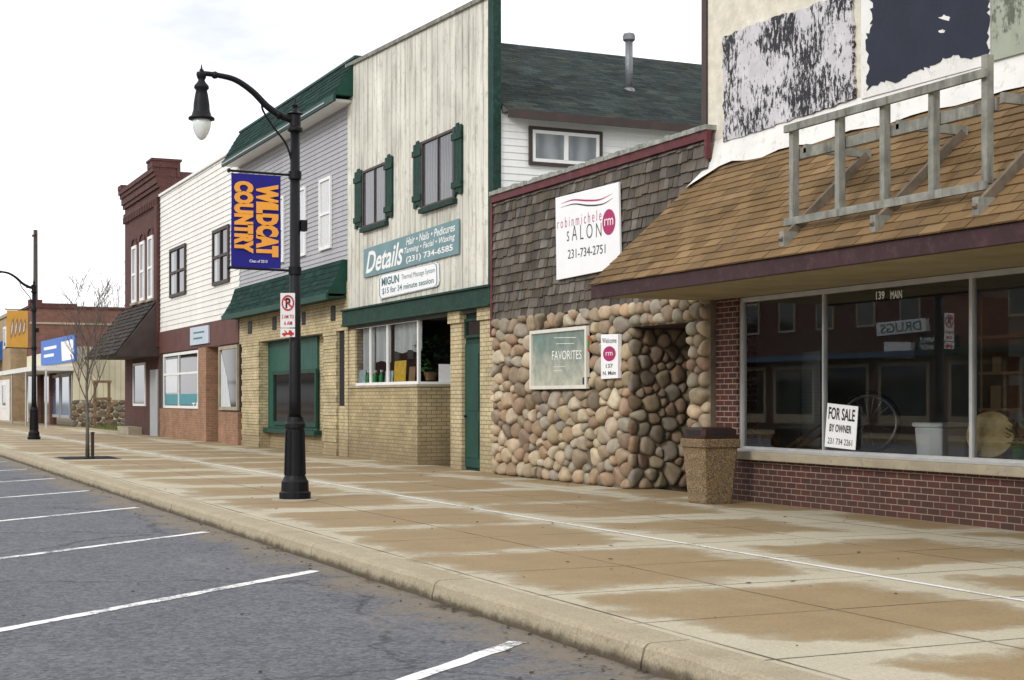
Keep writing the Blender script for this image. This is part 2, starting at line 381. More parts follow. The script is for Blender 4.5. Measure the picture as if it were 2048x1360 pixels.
def peel(name, ground, ink, lo, hi, sc, stretch, bigw=.55):
    m, nt, bs = newmat(name); p = pos(nt)
    n = nz(nt, vscale(nt, p, stretch), sc, 9, .8)
    big = nz(nt, p, 1.9, 2)
    k = sstep(nt, mth(nt, 'ADD', n, mth(nt, 'MULTIPLY', mth(nt, 'SUBTRACT', big, .5), bigw)), lo, hi)
    c = mixc(nt, k, mulv(nt, ground, mrange(nt, nz(nt, p, 3, 5), .3, .7, .85, 1.12)), ink)
    nt.links.new(c, bs.inputs['Base Color']); bs.inputs['Roughness'].default_value = .7
    bump(nt, bs, mth(nt, 'SUBTRACT', 1, k), .5, .005); return m
M['peel_a'] = peel('flaked_white_panel', (.57,.55,.57), (.012,.012,.015), .505, .52, 12, (1, 1.5, .65), .5)
M['peel_b'] = mat('navy_backing_board', (.014,.019,.036), .7, .3, 2, .2, 30)
M['peel_c'] = peel('stained_grey_panel', (.34,.37,.29), (.10,.115,.08), .52, .62, 9, (1, 1, .6))
m, nt, bs = newmat('pegboard'); uv, p = wallcoord(nt)
v = nd(nt, 'ShaderNodeTexVoronoi'); nt.links.new(uv, v.inputs['Vector']); v.inputs['Scale'].default_value = 20; v.inputs['Randomness'].default_value = 0
nt.links.new(mixc(nt, sstep(nt, v.outputs['Distance'], .2, .12), (.4,.43,.43), (.2,.21,.21)), bs.inputs['Base Color']); M['peg'] = m

# ---------------------------------------------------------------- lettering
def text_mesh(s, bold=0, shear=0):
    cu = bpy.data.curves.new('t', 'FONT'); cu.body = s; cu.offset = bold; cu.shear = shear; cu.resolution_u = 3
    o = bpy.data.objects.new('t', cu); C.objects.link(o)
    dg = bpy.context.evaluated_depsgraph_get(); me = bpy.data.meshes.new_from_object(o.evaluated_get(dg))
    vs = [(v.co.x, v.co.y) for v in me.vertices]; fs = [tuple(p.vertices) for p in me.polygons]
    bpy.data.objects.remove(o); bpy.data.curves.remove(cu); bpy.data.meshes.remove(me)
    x0 = min(v[0] for v in vs); x1 = max(v[0] for v in vs); y0 = min(v[1] for v in vs); y1 = max(v[1] for v in vs)
    return [((x-x0)/(x1-x0), (y-y0)/(y1-y0)) for x, y in vs], fs
def bil(q, u, v):
    TL, TR, BR, BL = [Vector(a) for a in q]
    return lerp(lerp(BL, BR, u), lerp(TL, TR, u), v)
def put(mb, s, q, off=(0,0,0), bold=0, shear=0):
    vs, fs = text_mesh(s, bold, shear); off = Vector(off)
    mb.add([bil(q, u, v) + off for u, v in vs], fs); return mb
def sub(q, u0, u1, v0, v1):
    return [bil(q, u0, v1), bil(q, u1, v1), bil(q, u1, v0), bil(q, u0, v0)]
def disc(q, u, v, r, asp, n=28, r2=0):
    pts = [bil(q, u + r*math.cos(2*PI*i/n)*asp, v + r*math.sin(2*PI*i/n)) for i in range(n)]
    if not r2: return pts
    return pts, [bil(q, u + r2*math.cos(2*PI*i/n)*asp, v + r2*math.sin(2*PI*i/n)) for i in range(n)]
def ringmesh(mb, q, u, v, r, r2, asp, off):
    a, b = disc(q, u, v, r, asp, 32, r2); off = Vector(off)
    for i in range(32):
        j = (i+1) % 32; mb.face([a[i]+off, a[j]+off, b[j]+off, b[i]+off])
def Q(X, *pts): return [aX(px, py, X) for px, py in pts]
WX = Vector((-1, 0, 0))
# ---------------------------------------------------------------- surface generators
def lapX(mb, X, y0, y1, z0, z1, e=.12, t=.016):
    z = z0
    while z < z1 - .01:
        zt = min(z+e, z1)
        mb.face([(X-t, y1, z), (X-t, y0, z), (X-.002, y0, zt), (X-.002, y1, zt)])
        mb.face([(X, y1, z), (X, y0, z), (X-t, y0, z), (X-t, y1, z)]); z += e
def lapY(mb, Y, x0, x1, z0, z1, e=.12, t=.016):
    z = z0
    while z < z1 - .01:
        zt = min(z+e, z1)
        mb.face([(x0, Y-t, z), (x1, Y-t, z), (x1, Y-.002, zt), (x0, Y-.002, zt)])
        mb.face([(x0, Y, z), (x1, Y, z), (x1, Y-t, z), (x0, Y-t, z)]); z += e
def shingles(mb, O, A, La, U, Nn, Lu, tw, ex, th, col, jit=0, wj=.1, gap=.009):
    O = Vector(O); A = Vector(A).normalized(); U = Vector(U).normalized(); Nn = Vector(Nn).normalized()
    r = 0
    while r*ex < Lu - .01:
        v = r*ex; x = -rnd.random()*tw if wj > .05 else -(r % 2)*tw*.5
        while x < La:
            w = tw*(1 + rnd.uniform(-wj, wj)); a0 = max(x, 0); a1 = min(x+w-gap, La)
            if a1 - a0 > .02:
                v0 = v - rnd.random()*jit; v1 = min(v+ex*1.15, Lu); tt = th*rnd.uniform(.85, 1.5)
                P = lambda a, b, n: O + A*a + U*b + Nn*n
                mb.add([P(a0,v0,0),P(a1,v0,0),P(a1,v1,0),P(a0,v1,0),P(a0,v0,tt),P(a1,v0,tt),P(a1,v1,.002),P(a0,v1,.002)],
                       [(4,5,6,7),(0,1,5,4),(1,2,6,5),(3,0,4,7)], col())
            x += w
        r += 1
def clip(poly, n, c):
    out = []
    for i in range(len(poly)):
        a = poly[i]; b = poly[(i+1) % len(poly)]
        da = a[0]*n[0]+a[1]*n[1]-c; db = b[0]*n[0]+b[1]*n[1]-c
        if da <= 0: out.append(a)
        if da*db < 0:
            t = da/(da-db); out.append((a[0]+(b[0]-a[0])*t, a[1]+(b[1]-a[1])*t))
    return out
STONE = [(.40,.31,.20),(.47,.38,.265),(.345,.265,.175),(.28,.215,.145),(.40,.275,.17),(.36,.31,.235),(.285,.195,.125),(.49,.415,.30),(.325,.225,.145),(.31,.27,.21),(.43,.335,.22),(.235,.185,.13)]
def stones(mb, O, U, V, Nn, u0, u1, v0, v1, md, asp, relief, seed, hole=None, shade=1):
    r = random.Random(seed); O = Vector(O); U = Vector(U); V = Vector(V); Nn = Vector(Nn)
    pts = []; A0, A1 = u0/asp, u1/asp
    for it in range(9000):
        a = r.uniform(A0+md*.3, A1-md*.3) if A1-A0 > md else (A0+A1)/2
        b = r.uniform(v0+md*.3, v1-md*.3)
        k = md*(r.choice((.85, 1.0, 1.2)) if it < 3000 else r.choice((.55, .75)))
        if hole and hole[0]/asp-md*.2 < a < hole[1]/asp+md*.2 and hole[2]-md*.2 < b < hole[3]+md*.2: continue
        if all((a-p[0])**2+(b-p[1])**2 > (k*.5+p[2]*.5)**2 for p in pts): pts.append((a, b, k))
    for (a, b, k) in pts:
        L = md*1.15
        poly = [(a-L,b-L),(a+L,b-L),(a+L,b+L),(a-L,b+L)]
        poly = clip(poly, (1,0), A1); poly = clip(poly, (-1,0), -A0); poly = clip(poly, (0,1), v1); poly = clip(poly, (0,-1), -v0)
        if hole:
            h0, h1 = hole[0]/asp, hole[1]/asp
            if a < h0: poly = clip(poly, (1,0), h0)
            elif a > h1: poly = clip(poly, (-1,0), -h1)
            elif b < hole[2]: poly = clip(poly, (0,1), hole[2])
            else: poly = clip(poly, (0,-1), -hole[3])
        for (c, d2, k2) in pts:
            dx, dy_ = c-a, d2-b; D = math.hypot(dx, dy_)
            if D < 1e-6 or D > 3*md: continue
            n = (dx/D, dy_/D); w = k/(k+k2)
            poly = clip(poly, n, n[0]*a+n[1]*b + D*w - .006)
            if len(poly) < 3: break
        if len(poly) < 3: continue
        for _ in range(2):
            q = []
            for i in range(len(poly)):
                p0 = poly[i]; p1 = poly[(i+1) % len(poly)]
                q += [(p0[0]*.75+p1[0]*.25, p0[1]*.75+p1[1]*.25), (p0[0]*.25+p1[0]*.75, p0[1]*.25+p1[1]*.75)]
            poly = q
        cx = sum(p[0] for p in poly)/len(poly); cy = sum(p[1] for p in poly)/len(poly)
        rad = [math.hypot(p[0]-cx, p[1]-cy) for p in poly]; rm = sum(rad)/len(rad)
        poly = [(cx+(p[0]-cx)*lerp(1, min(1, rm*1.1/rr_), .75), cy+(p[1]-cy)*lerp(1, min(1, rm*1.1/rr_), .75)) for p, rr_ in zip(poly, rad)]
        h = relief*r.uniform(.7, 1.3)*min(1.1, .55+rm/md); n = len(poly); vs = []; fs = []
        tx, ty = r.uniform(-.3,.3), r.uniform(-.3,.3)
        for (sc, hh) in ((1,-.15),(.985,.32),(.91,.65),(.74,.9),(.4,1.02)):
            for p in poly:
                x = cx+(p[0]-cx)*sc; y = cy+(p[1]-cy)*sc
                vs.append(O + U*(x*asp) + V*y + Nn*(h*hh + ((p[0]-cx)*tx+(p[1]-cy)*ty)*sc*max(hh,0)))
        for i in range(4):
            for j in range(n): fs.append((i*n+j, i*n+(j+1) % n, (i+1)*n+(j+1) % n, (i+1)*n+j))
        fs.append(tuple(range(4*n, 5*n)))
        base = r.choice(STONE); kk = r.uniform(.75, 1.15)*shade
        mb.add(vs, fs, tuple(x*kk*r.uniform(.97,1.03) for x in base))
def window(parent, X, y0, y1, z0, z1, fm, pm, fw=.06, dep=.06, rails=(), stiles=(), pane_off=.015, name='window', label=None, sill=None):
    mb = MB(); xf = X - dep
    mb.box(xf, X, y0, y0+fw, z0, z1); mb.box(xf, X, y1-fw, y1, z0, z1)
    mb.box(xf+.002, X, y0+fw, y1-fw, z0, z0+fw); mb.box(xf+.002, X, y0+fw, y1-fw, z1-fw, z1)
    for t in rails: z = lerp(z0, z1, t); mb.box(xf+.006, X, y0+fw, y1-fw, z-fw*.4, z+fw*.4)
    for t in stiles: y = lerp(y0, y1, t); mb.box(xf+.008, X, y-fw*.4, y+fw*.4, z0+fw, z1-fw)
    w = build(mb, name, fm, parent)
    if label: w['label'] = label
    xp = X - pane_off
    build(MB().face([(xp,y1-fw,z0+fw),(xp,y0+fw,z0+fw),(xp,y0+fw,z1-fw),(xp,y1-fw,z1-fw)]), 'pane', pm, w, recalc=False)
    if sill: build(MB().box(xf-.05, X, y0-.05, y1+.05, z0-.09, z0-.003), 'sill', sill, w)
    return w
def smooth_path(pts, n=6):
    pts = [Vector(p) for p in pts]; out = []
    for i in range(len(pts)-1):
        p0 = pts[max(i-1,0)]; p1 = pts[i]; p2 = pts[i+1]; p3 = pts[min(i+2,len(pts)-1)]
        for k in range(n):
            t = k/n; out.append(.5*((2*p1)+(p2-p0)*t+(2*p0-5*p1+4*p2-p3)*t*t+(3*p1-p0-3*p2+p3)*t**3))
    out.append(pts[-1]); return out

# ================================================================ SETTING
struct(MB().face([(-400,-200,-.30),(500,-200,-.30),(500,900,-.30),(-400,900,-.30)]), 'ground', M['grass'])
struct(MB().face([(-10.5,-30,-.14),(4.1,-30,-.14),(4.1,320,-.14),(-10.5,320,-.14)]), 'road', M['asphalt'])
mb = MB()
for k in range(-3, 50):
    y0 = k*3.05+.9; y1 = y0+3.03; m_ = 8 if k < 10 else 1
    for j in range(m_):
        a = lerp(y0,y1,j/m_); b = lerp(y0,y1,(j+1)/m_)
        w0, w1 = [.007*math.sin(t*3.1)+.007*math.sin(t*9.7)+.004*math.sin(t*23) for t in (a,b)]
        pr = [(3.925,-.2),(3.935,-.10),(3.955,-.025),(3.975,-.003),(4.0,.003),(4.235,.004),(4.235,-.2)]
        va = [(x+(w0 if i in (1,2,3,4) else 0), a, z) for i,(x,z) in enumerate(pr)]; vb = [(x+(w1 if i in (1,2,3,4) else 0), b, z) for i,(x,z) in enumerate(pr)]
        fs = [(i, (i+1) % 7, 7+(i+1) % 7, 7+i) for i in range(7)]
        if j == 0: fs.append(tuple(range(6,-1,-1)))
        if j == m_-1: fs.append(tuple(range(7,14)))
        mb.add(va+vb, fs)
struct(mb, 'kerb', M['kerb'])
struct(MB().box(4.247, 11.0, -8, 150, -.25, 0), 'sidewalk', M['walk'])
struct(MB().box(-16, -10.5, -8, 150, -.25, 0), 'sidewalk_opposite', M['walk'])
mb = MB()
y = 1.0
while y < 61:
    y2 = y+2.6; o1 = .012*math.sin(y*.7); o2 = .012*math.sin(y2*.7)
    mb.face([(7.0+o1,y,.004),(7.06+o1,y,.004),(7.06+o2,y2,.004),(7.0+o2,y2,.004)]); y = y2
struct(mb, 'sidewalk_line', M['walk_paint'])
for k in range(-1, 12):
    e = Vector((3.72, 8.1+4.08*k, -.136)); d = Vector((-.765,-.644,0)); nrm = Vector((-d.y, d.x, 0))
    mb = MB(); n = 40
    off = [(.058+rnd.uniform(-.012,.008), .058+rnd.uniform(-.012,.008)) for i in range(n+1)]
    for i in range(n):
        a = e+d*6.2*i/n; b = e+d*6.2*(i+1)/n
        mb.face([a+nrm*off[i][0], a-nrm*off[i][1], b-nrm*off[i+1][1], b+nrm*off[i+1][0]])
    struct(mb, 'parking_line', M['road_paint'])
struct(MB().face([(10.99,60.9,.006),(16,60.9,.006),(16,74.8,.006),(10.99,74.8,.006)]), 'side_yard', M['grass'])

# ================================================================ RIGHT STOREFRONT
B = thing('storefront_building', 'vacant storefront with brown shingle canopy, dark red brick base and peeling upper panels', 'building', (10.7, 11, 0))
Y0, Y1 = 3.0, 17.15
build(MB().box(10.7,10.98,Y0,16.98,-.1,.54), 'base_wall', M['brick_dark'], B)
build(MB().box(10.60,10.98,Y0,16.5,.54,.645), 'window_sill', M['concrete'], B, bevel=.012)
build(MB().box(10.69,11.0,16.5,17.0,.541,2.62), 'brick_pier', M['brick_dark'], B)
ym = [Y0, Yx(1935), Yx(1640), 16.5]
mb = MB(); mb.box(10.74,10.80,Y0,16.5,.645,.705); mb.box(10.74,10.80,Y0,16.5,2.56,2.62); mb.box(10.735,10.80,16.44,16.5,.705,2.56)
mb.box(10.69,10.74,Y0,16.5,.645,.675)
for yy, w in ((ym[1], .024), (ym[2], .014)): mb.box(10.74,10.80,yy-w,yy+w,.705,2.56)
W = build(mb, 'display_window', M['alu'], B)
for i in range(3):
    build(MB().face([(10.77,ym[i+1],.7),(10.77,ym[i],.7),(10.77,ym[i],2.58),(10.77,ym[i+1],2.58)]), 'pane', M['glass'], W, recalc=False)
build(put(MB(), '139', Q(10.765, (1752,583),(1769,582),(1769,598),(1752,600)), bold=.02), 'house_number', M['white_ink'], W)
build(put(MB(), 'MAIN', Q(10.765, (1781,582),(1804,580),(1804,596),(1781,598)), bold=.02), 'lettering', M['white_ink'], W)
build(MB().box(8.975,10.72,Y0,Y1,2.625,2.66), 'soffit', M['soffit'], B)
build(MB().box(8.91,8.97,Y0,Y1+.02,2.60,2.775), 'fascia', M['plum'], B, bevel=.008)
mb = MB(); mb.slab([(8.975,Y1,2.661),(10.74,Y1,2.661),(10.74,Y1,4.38),(8.975,Y1,2.77)], (0,Y0-Y1,0))
RF = build(mb, 'canopy_roof', M['brown_trim'], B)
mb = MB(); sl = Vector((10.70-8.885,0,4.40-2.765)); nr = Vector((-sl.z,0,sl.x)).normalized()
def cbrown():
    k = rnd.uniform(.76,1.08); b = rnd.choice([(.21,.133,.062),(.19,.118,.053),(.228,.148,.072),(.175,.112,.055)]); return tuple(x*k for x in b)
shingles(mb, (8.885,Y0,2.775), (0,1,0), Y1-Y0+.03, sl, nr, sl.length, .31, .142, .014, cbrown, .006, .02, .012)
build(mb, 'roof_shingles', M['shingle'], RF, recalc=False)
mb = MB()
ys = [Y1+.05-(Y1-Y0)*i/40 for i in range(41)]
for i in range(40):
    a, b2 = ys[i], ys[i+1]; ja, jb = .03*math.sin(a*5)+.02*math.sin(a*13), .03*math.sin(b2*5)+.02*math.sin(b2*13)
    mb.face([(10.60+ja*.3,a,4.36+ja),(10.60+jb*.3,b2,4.36+jb),(10.685,b2,4.74+jb*.4),(10.685,a,4.74+ja*.4)])
mb.face([(10.60,Y1+.05,4.36),(10.35,Y1+.07,4.12),(10.30,Y1-.1,4.13),(10.58,Y1-.45,4.37)])
build(mb, 'flashing', M['white_old'], B)
build(MB().box(10.7,11.0,Y0,Yx(1416),4.3,8.2), 'stucco_wall', M['stucco'], B)
build(MB().box(10.67,11.02,Yx(1416)+.003,Yx(1416)+.12,4.55,8.25), 'corner_trim', M['brown_trim'], B)
def cut(mb, X, pts, t=.02): mb.slab([aX(px, py, X) for px, py in pts], (t,0,0)); return mb
r2 = random.Random(5)
def ragged(pts, amp, step=9):
    out = []
    for i in range(len(pts)):
        a = pts[i]; b = pts[(i+1) % len(pts)]; L = math.hypot(b[0]-a[0], b[1]-a[1]); n = max(1, int(L/step))
        for k in range(n):
            t = k/n; j = amp if k else amp*.3
            out.append((lerp(a[0],b[0],t)+r2.uniform(-j,j), lerp(a[1],b[1],t)+r2.uniform(-j,j)))
    return out
o = build(cut(MB(), 10.655, ragged([(1446,72),(1560,30),(1703,-15),(1708,196),(1580,240),(1446,284)], 2.5), .04), 'peeling_panel', M['peel_a'], B); o['label'] = 'white panel with black flakes left of old lettering'
build(cut(MB(), 10.66, [(1722,-60),(1980,-120),(1980,128),(1722,198)], .035), 'backing_panel', M['white_old'], B)
o = build(cut(MB(), 10.652, ragged([(1733,-70),(1977,-130),(1976,108),(1935,116),(1905,110),(1860,132),(1815,150),(1790,166),(1760,164),(1733,182),(1738,130),(1731,80),(1745,40)], 4.5, 6), .006), 'peeling_panel', M['peel_b'], B); o['label'] = 'navy board with torn white edges'
o = build(cut(MB(), 10.645, [(1983,-140),(2200,-200),(2200,62),(1983,122)], .05), 'peeling_panel', M['peel_c'], B); o['label'] = 'grey green stained panel'
for bx_, by_, s_ in ((1890,35,12),(1884,62,7)):
    build(MB().face([aX(bx_+s_*r2.uniform(.5,1.3)*math.cos(a*PI/7), by_+s_*.55*r2.uniform(.4,1.4)*math.sin(a*PI/7), 10.650) for a in range(14)]), 'paint_scrap', M['white_old'], B)
mb = MB(); mb.box(10.98,22,Y0,17.05,8.0,8.1); mb.box(11.0,22,16.9,17.05,0,8.0); mb.box(21.8,22,Y0,16.9,0,8.0); mb.box(11.0,21.8,Y0,Y0+.15,0,8.0)
build(mb, 'outer_wall', M['stucco'], B)
build(MB().box(10.985,17,Y0+.15,16.88,.3,.66), 'display_floor', M['int_floor'], B)
mb = MB(); mb.box(15,15.1,Y0+.15,16.88,.66,3.0); mb.box(10.83,15,Y0+.15,16.88,2.9,3.0); mb.box(11.02,15,16.8,16.89,.66,2.9)
build(mb, 'inner_wall', M['int_wall'], B)
build(MB().box(11.9,11.94,Yx(1640,11.9),min(Yx(1478,11.9),16.78),.67,1.95), 'pegboard', M['peg'], B)
for (xa, ya_, yb2, zz) in ((13.2,9.5,12.0,1.5),(13.8,12.6,15.5,1.9)):
    mb = MB()
    for k in range(4): mb.box(xa,xa+.45,ya_,yb2,.68+k*zz/4,.72+k*zz/4)
    for yy in (ya_,yb2-.04): mb.box(xa+.002,xa+.448,yy-.041,yy-.001,.67,.75+zz)
    for k in range(3):
        for j in range(5): y_ = lerp(ya_+.1,yb2-.4,j/4); mb.box(xa+.03,xa+.35,y_,y_+rnd.uniform(.15,.35),.722+k*zz/4,.722+k*zz/4+rnd.uniform(.12,.3))
    build(mb, 'stocked_shelving', M['card'], B)

# goods in the window
c = aX(1682,900,10.72); T = thing('sale_sign', 'white cardboard for sale notice standing against the shop window', 'sign', (10.72, c.y, .68))
q = [aX(1655,806,10.74), aX(1716,813,10.74), aX(1710,900,10.72), aX(1649,893,10.72)]
build(MB().slab(q, (.008,0,0)), 'board', M['sign_white'], T)
for s_, uv_, nm, b_ in (('FOR SALE',(.07,.93,.64,.92),'lettering',.02),('BY OWNER',(.13,.85,.36,.54),'lettering',.02),('231 734 2261',(.1,.9,.08,.22),'phone_number',0)):
    build(put(MB(), s_, sub(q,*uv_), (-.004,0,0), b_), nm, M['black_ink'], T)
c = aX(1738,845,11.1); rr = c.z-.665
T = thing('wheel', 'spoked wheel with black tyre standing in the shop window', 'wheel', (c.x,c.y,.66)); ax = Vector((-.55,-.83,0)).normalized()
build(MB().torus(c, rr-.02, .02, ax), 'tyre', M['rubber'], T, True)
mb = MB().torus(c, rr-.055, .02, ax); build(mb, 'rim', M['chrome'], T, True)
mb = MB(); u = ax.orthogonal().normalized(); w = ax.cross(u)
for k in range(18): mb.tube([c, c+(u*math.cos(k*PI/9)+w*math.sin(k*PI/9))*(rr-.05)], .004, 4)
build(mb, 'spokes', M['chrome'], T)
build(MB().lathe(c, [(.03,-.04),(.035,0),(.03,.04)], 12, ax), 'hub', M['chrome'], T, True)
c = aX(1882,908,10.97); c.z = .662; T = thing('cooler', 'white plastic cooler box on the display floor', 'cooler', c)
mb = MB(); mb.hexa([c+Vector(p) for p in ((-.15,-.19,0),(.17,-.19,0),(.17,.22,0),(-.15,.22,0),(-.17,-.21,.34),(.19,-.21,.34),(.19,.24,.34),(-.17,.24,.34))]); build(mb, 'body', M['cooler'], T, bevel=.02)
build(MB().box(c.x-.19,c.x+.21,c.y-.23,c.y+.26,.662+.342,.662+.395), 'lid', M['cooler'], T, bevel=.02)
c = aX(1985,866,11.02); c.z = .925; T = thing('straw_drum', 'round tan drum lying tilted beside the cooler', 'drum', (c.x,c.y,.66))
ax = Vector((-.78,-.5,.2)); build(MB().lathe(c, [(.22,-.09),(.245,-.08),(.25,0),(.245,.08),(.21,.085)], 28, ax), 'shell', M['wicker'], T, True)
build(MB().torus(c+ax.normalized()*.08, .235, .014, ax), 'rim', M['wicker'], T, True)
c = aX(1522,885,11.15); c.z = .662; T = thing('cardboard_box', 'open brown cardboard box left of the sale notice', 'box', c)
mb = MB(); mb.box(c.x-.15,c.x+.15,c.y-.22,c.y+.22,.662,.86); build(mb, 'carton', M['card'], T)
mb = MB(); mb.slab([(c.x-.15,c.y-.22,.863),(c.x-.15,c.y+.22,.863),(c.x-.26,c.y+.22,.92),(c.x-.26,c.y-.22,.92)], (0,0,.006)); build(mb, 'flap', M['card'], T)
for i, (pa, pb) in enumerate((((1570,892),(1640,850)),((1590,893),(1655,862)))):
    a = aX(pa[0],pa[1],10.95); b = aX(pb[0],pb[1],11.35)
    a.z = .685
    tag(build(MB().bar(a, b, .09, .02), 'plank', M['brown_wood'], base=a), 'bare wooden plank leaning in the shop window left of the sale notice, '+('upper' if i == 0 else 'lower')+' of two', 'plank')
c = aX(2042,912,11.02); c.z = .662; T = thing('potted_plant', 'small green potted plant at the right edge of the display', 'plant', c)
build(MB().lathe(c, [(.07,.002),(.1,.16),(.105,.18),(.09,.18)], 16), 'pot', M['leafgreen'], T)
mb = MB()
for k in range(60):
    a = rnd.uniform(0,6.28); r_ = rnd.uniform(.02,.16); p0 = c+Vector((math.cos(a)*r_, math.sin(a)*r_, rnd.uniform(.18,.42))); d = Vector((math.cos(a),math.sin(a),rnd.uniform(-.3,.8)))*.07; e = Vector((-math.sin(a),math.cos(a),0))*.02
    mb.face([p0, p0+d*.5+e, p0+d, p0+d*.5-e])
build(mb, 'leaves', M['leafgreen'], T)

# timber sign frame on canopy
XF = 9.22
fy = [Yx(p, XF) for p in (1588,1680,1770,1868,1975)]
zb, zt = 3.17, 4.2
T = thing('sign_frame', 'weathered timber sign frame bolted to the brown shingle canopy', 'frame', (XF, (fy[0]+fy[-1])/2, 3.0))
for i, yy in enumerate(fy):
    build(MB().box(XF-.04,XF+.04,yy-.036,yy+.036,zb-.08 if i in (0,) else zb+.02,zt+(.12 if i == 4 else .0)), 'post', M['grey_wood'], T, bevel=.004)
for z, xo in ((zt-.05,-.085),(zb,-.085)):
    build(MB().box(XF+xo,XF+xo+.038,fy[-1]-.06,fy[0]+.07,z-.04,z+.04), 'rail', M['grey_wood'], T, bevel=.004)
build(MB().box(XF+.05,XF+.088,fy[-1]-.05,fy[0]+.05,zb+.66,zb+.77), 'rail', M['grey_wood'], T, bevel=.004)
slu = sl.normalized(); ro = Vector((8.885,0,2.775))
def roofpt(X, Y, h): t = (X-8.885)/slu.x; p_ = ro+slu*t; return Vector((p_.x,Y,p_.z))+nr*h
for yy in (fy[0]-.12, fy[2]-.12, fy[4]-.12):
    a = roofpt(9.02, yy, .055); b = roofpt(10.1, yy, .055)
    build(MB().bar(a, b, .05, .09, nr), 'sleeper', M['sleeper'], T)
    build(MB().bar((XF+.05,yy,b.z+.02), (b.x+.05,yy,b.z+.02), .045, .09), 'brace', M['grey_wood'], T)
    build(MB().box(8.98,9.16,yy-.04,yy+.04,roofpt(8.98,yy,0).z+.03,roofpt(8.98,yy,0).z+.19), 'foot_block', M['grey_wood'], T)

# trash can
c = aZ(1424,1008); cx_, cy_ = c.x+.06, c.y+.14
T = thing('trash_can', 'square pebbled concrete trash can with brown lid beside the brick pier', 'trash can', (cx_,cy_,0))
def octa(h, ch, z): return [(cx_+a*h+sx, cy_+b*h+sy, z) for a,b,sx,sy in ((-1,-1,ch,0),(1,-1,-ch,0),(1,-1,0,ch),(1,1,0,-ch),(1,1,-ch,0),(-1,1,ch,0),(-1,1,0,-ch),(-1,-1,0,ch))]
def loft(mb, rings):
    n = len(rings[0]); vs = [p_ for r_ in rings for p_ in r_]; fs = []
    for i in range(len(rings)-1):
        for k in range(n): fs.append((i*n+k, i*n+(k+1) % n, (i+1)*n+(k+1) % n, (i+1)*n+k))
    fs.append(tuple(range(n-1,-1,-1))); fs.append(tuple(range((len(rings)-1)*n, len(rings)*n))); mb.add(vs, fs)
mb = MB(); loft(mb, [octa(.20,.03,.0), octa(.21,.03,.03), octa(.258,.03,.70)]); build(mb, 'body', M['aggregate'], T)
mb = MB(); loft(mb, [octa(.262,.03,.702), octa(.282,.03,.715), octa(.285,.03,.80), octa(.275,.03,.815)]); build(mb, 'rim', M['aggregate'], T)
mb = MB(); loft(mb, [octa(.27,.03,.816), octa(.274,.03,.855), octa(.25,.03,.86), octa(.245,.03,.93), octa(.21,.05,.955)])
L_ = build(mb, 'lid', M['lid'], T)
build(MB().box(cx_-.15,cx_+.15,cy_-.2525,cy_-.235,.87,.92), 'opening_shade', M['dark'], L_); build(MB().box(cx_-.2525,cx_-.235,cy_-.15,cy_+.15,.87,.92), 'opening_shade', M['dark'], L_)  # near-black plates on the lid stand for the shade in its holes

# ================================================================ STONE FRONT SALON
XS = 10.62
B = thing('stone_front_building', 'one storey building with fieldstone front, cedar shakes and maroon roof edge', 'building', (XS, 20.6, 0))
ye = Yx(1262, XS); yp = Yx(1380, XS); yl = 24.15; yr = 17.02
mb = MB(); mb.box(XS,20,ye,yl,-.1,4.7); mb.box(XS,12.4,yr,yp,-.1,2.36); mb.box(12.4,20,yr,ye-.003,-.1,4.7); mb.box(XS,12.397,yr,ye-.003,2.36,4.7)
build(mb, 'wall', M['mortar'], B)
wy0, wy1, wz0, wz1 = R4(1072,1186,657,778, XS)
mb = MB()
stones(mb, (XS,0,0), (0,-1,0), (0,0,1), (-1,0,0), -yl, -ye+.03, .0, 2.72, .205, 1.4, .08, 3, hole=(-wy1-.0,-wy0+.0,wz0-.02,wz1+.02))
stones(mb, (XS,0,0), (0,-1,0), (0,0,1), (-1,0,0), -ye+.03, -yr, 2.37, 2.72, .18, 1.4, .08, 8)
stones(mb, (XS,0,0), (0,-1,0), (0,0,1), (-1,0,0), -yp, -yr, 0, 2.36, .19, 1.4, .08, 9)
build(mb, 'stone_facing', M['cobble'], B, True)
mb = MB(); stones(mb, (0,ye,0), (1,0,0), (0,0,1), (0,-1,0), XS-.05, 12.4, 0, 2.36, .21, 1.0, .07, 15, shade=.62)  # stones darkened to paint the shade of the entry recess into them
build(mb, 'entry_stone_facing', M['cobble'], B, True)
build(MB().box(12.33,12.398,17.6,18.9,.0,2.1), 'entry_door', M['brown_trim'], B)
build(MB().box(10.7,12.39,yr,ye-.01,2.345,2.358), 'entry_ceiling', M['brown_trim'], B)
w = window(B, XS-.06, wy0, wy1, wz0, wz1, M['pale_frame'], M['pane_teal'], .055, .06, pane_off=.03)
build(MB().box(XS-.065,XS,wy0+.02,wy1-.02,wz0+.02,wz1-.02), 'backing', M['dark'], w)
build(put(MB(), 'FAVORITES', Q(XS-.094,(1104,702),(1163,700),(1163,718),(1104,720)), bold=.0), 'lettering', M['white_ink'], w)
for i, (xa, xb, yy) in enumerate(((1108,1152,675),(1112,1148,687),(1106,1130,733),(1106,1124,741))):
    build(MB().face(Q(XS-.0935,(xa,yy),(xb,yy-1),(xb,yy+.6),(xa,yy+1.2))), 'small_print', M['pale_frame'], w)
mb = MB(); mb.face(disc(Q(XS-.0945,(1168,670),(1184,668),(1184,702),(1168,704)),.5,.5,.45,1)); build(mb, 'round_sticker', M['red_item'], w)
mb = MB(); mb.face(disc(Q(XS-.0955,(1170,675),(1182,673),(1182,697),(1170,699)),.5,.5,.45,1)); build(mb, 'sticker_center', M['leafgreen'], w)
mb = MB(); mb.face(Q(XS-.0945,(1165,755),(1181,754),(1181,768),(1165,769))); build(mb, 'small_notice', M['black_ink'], w)
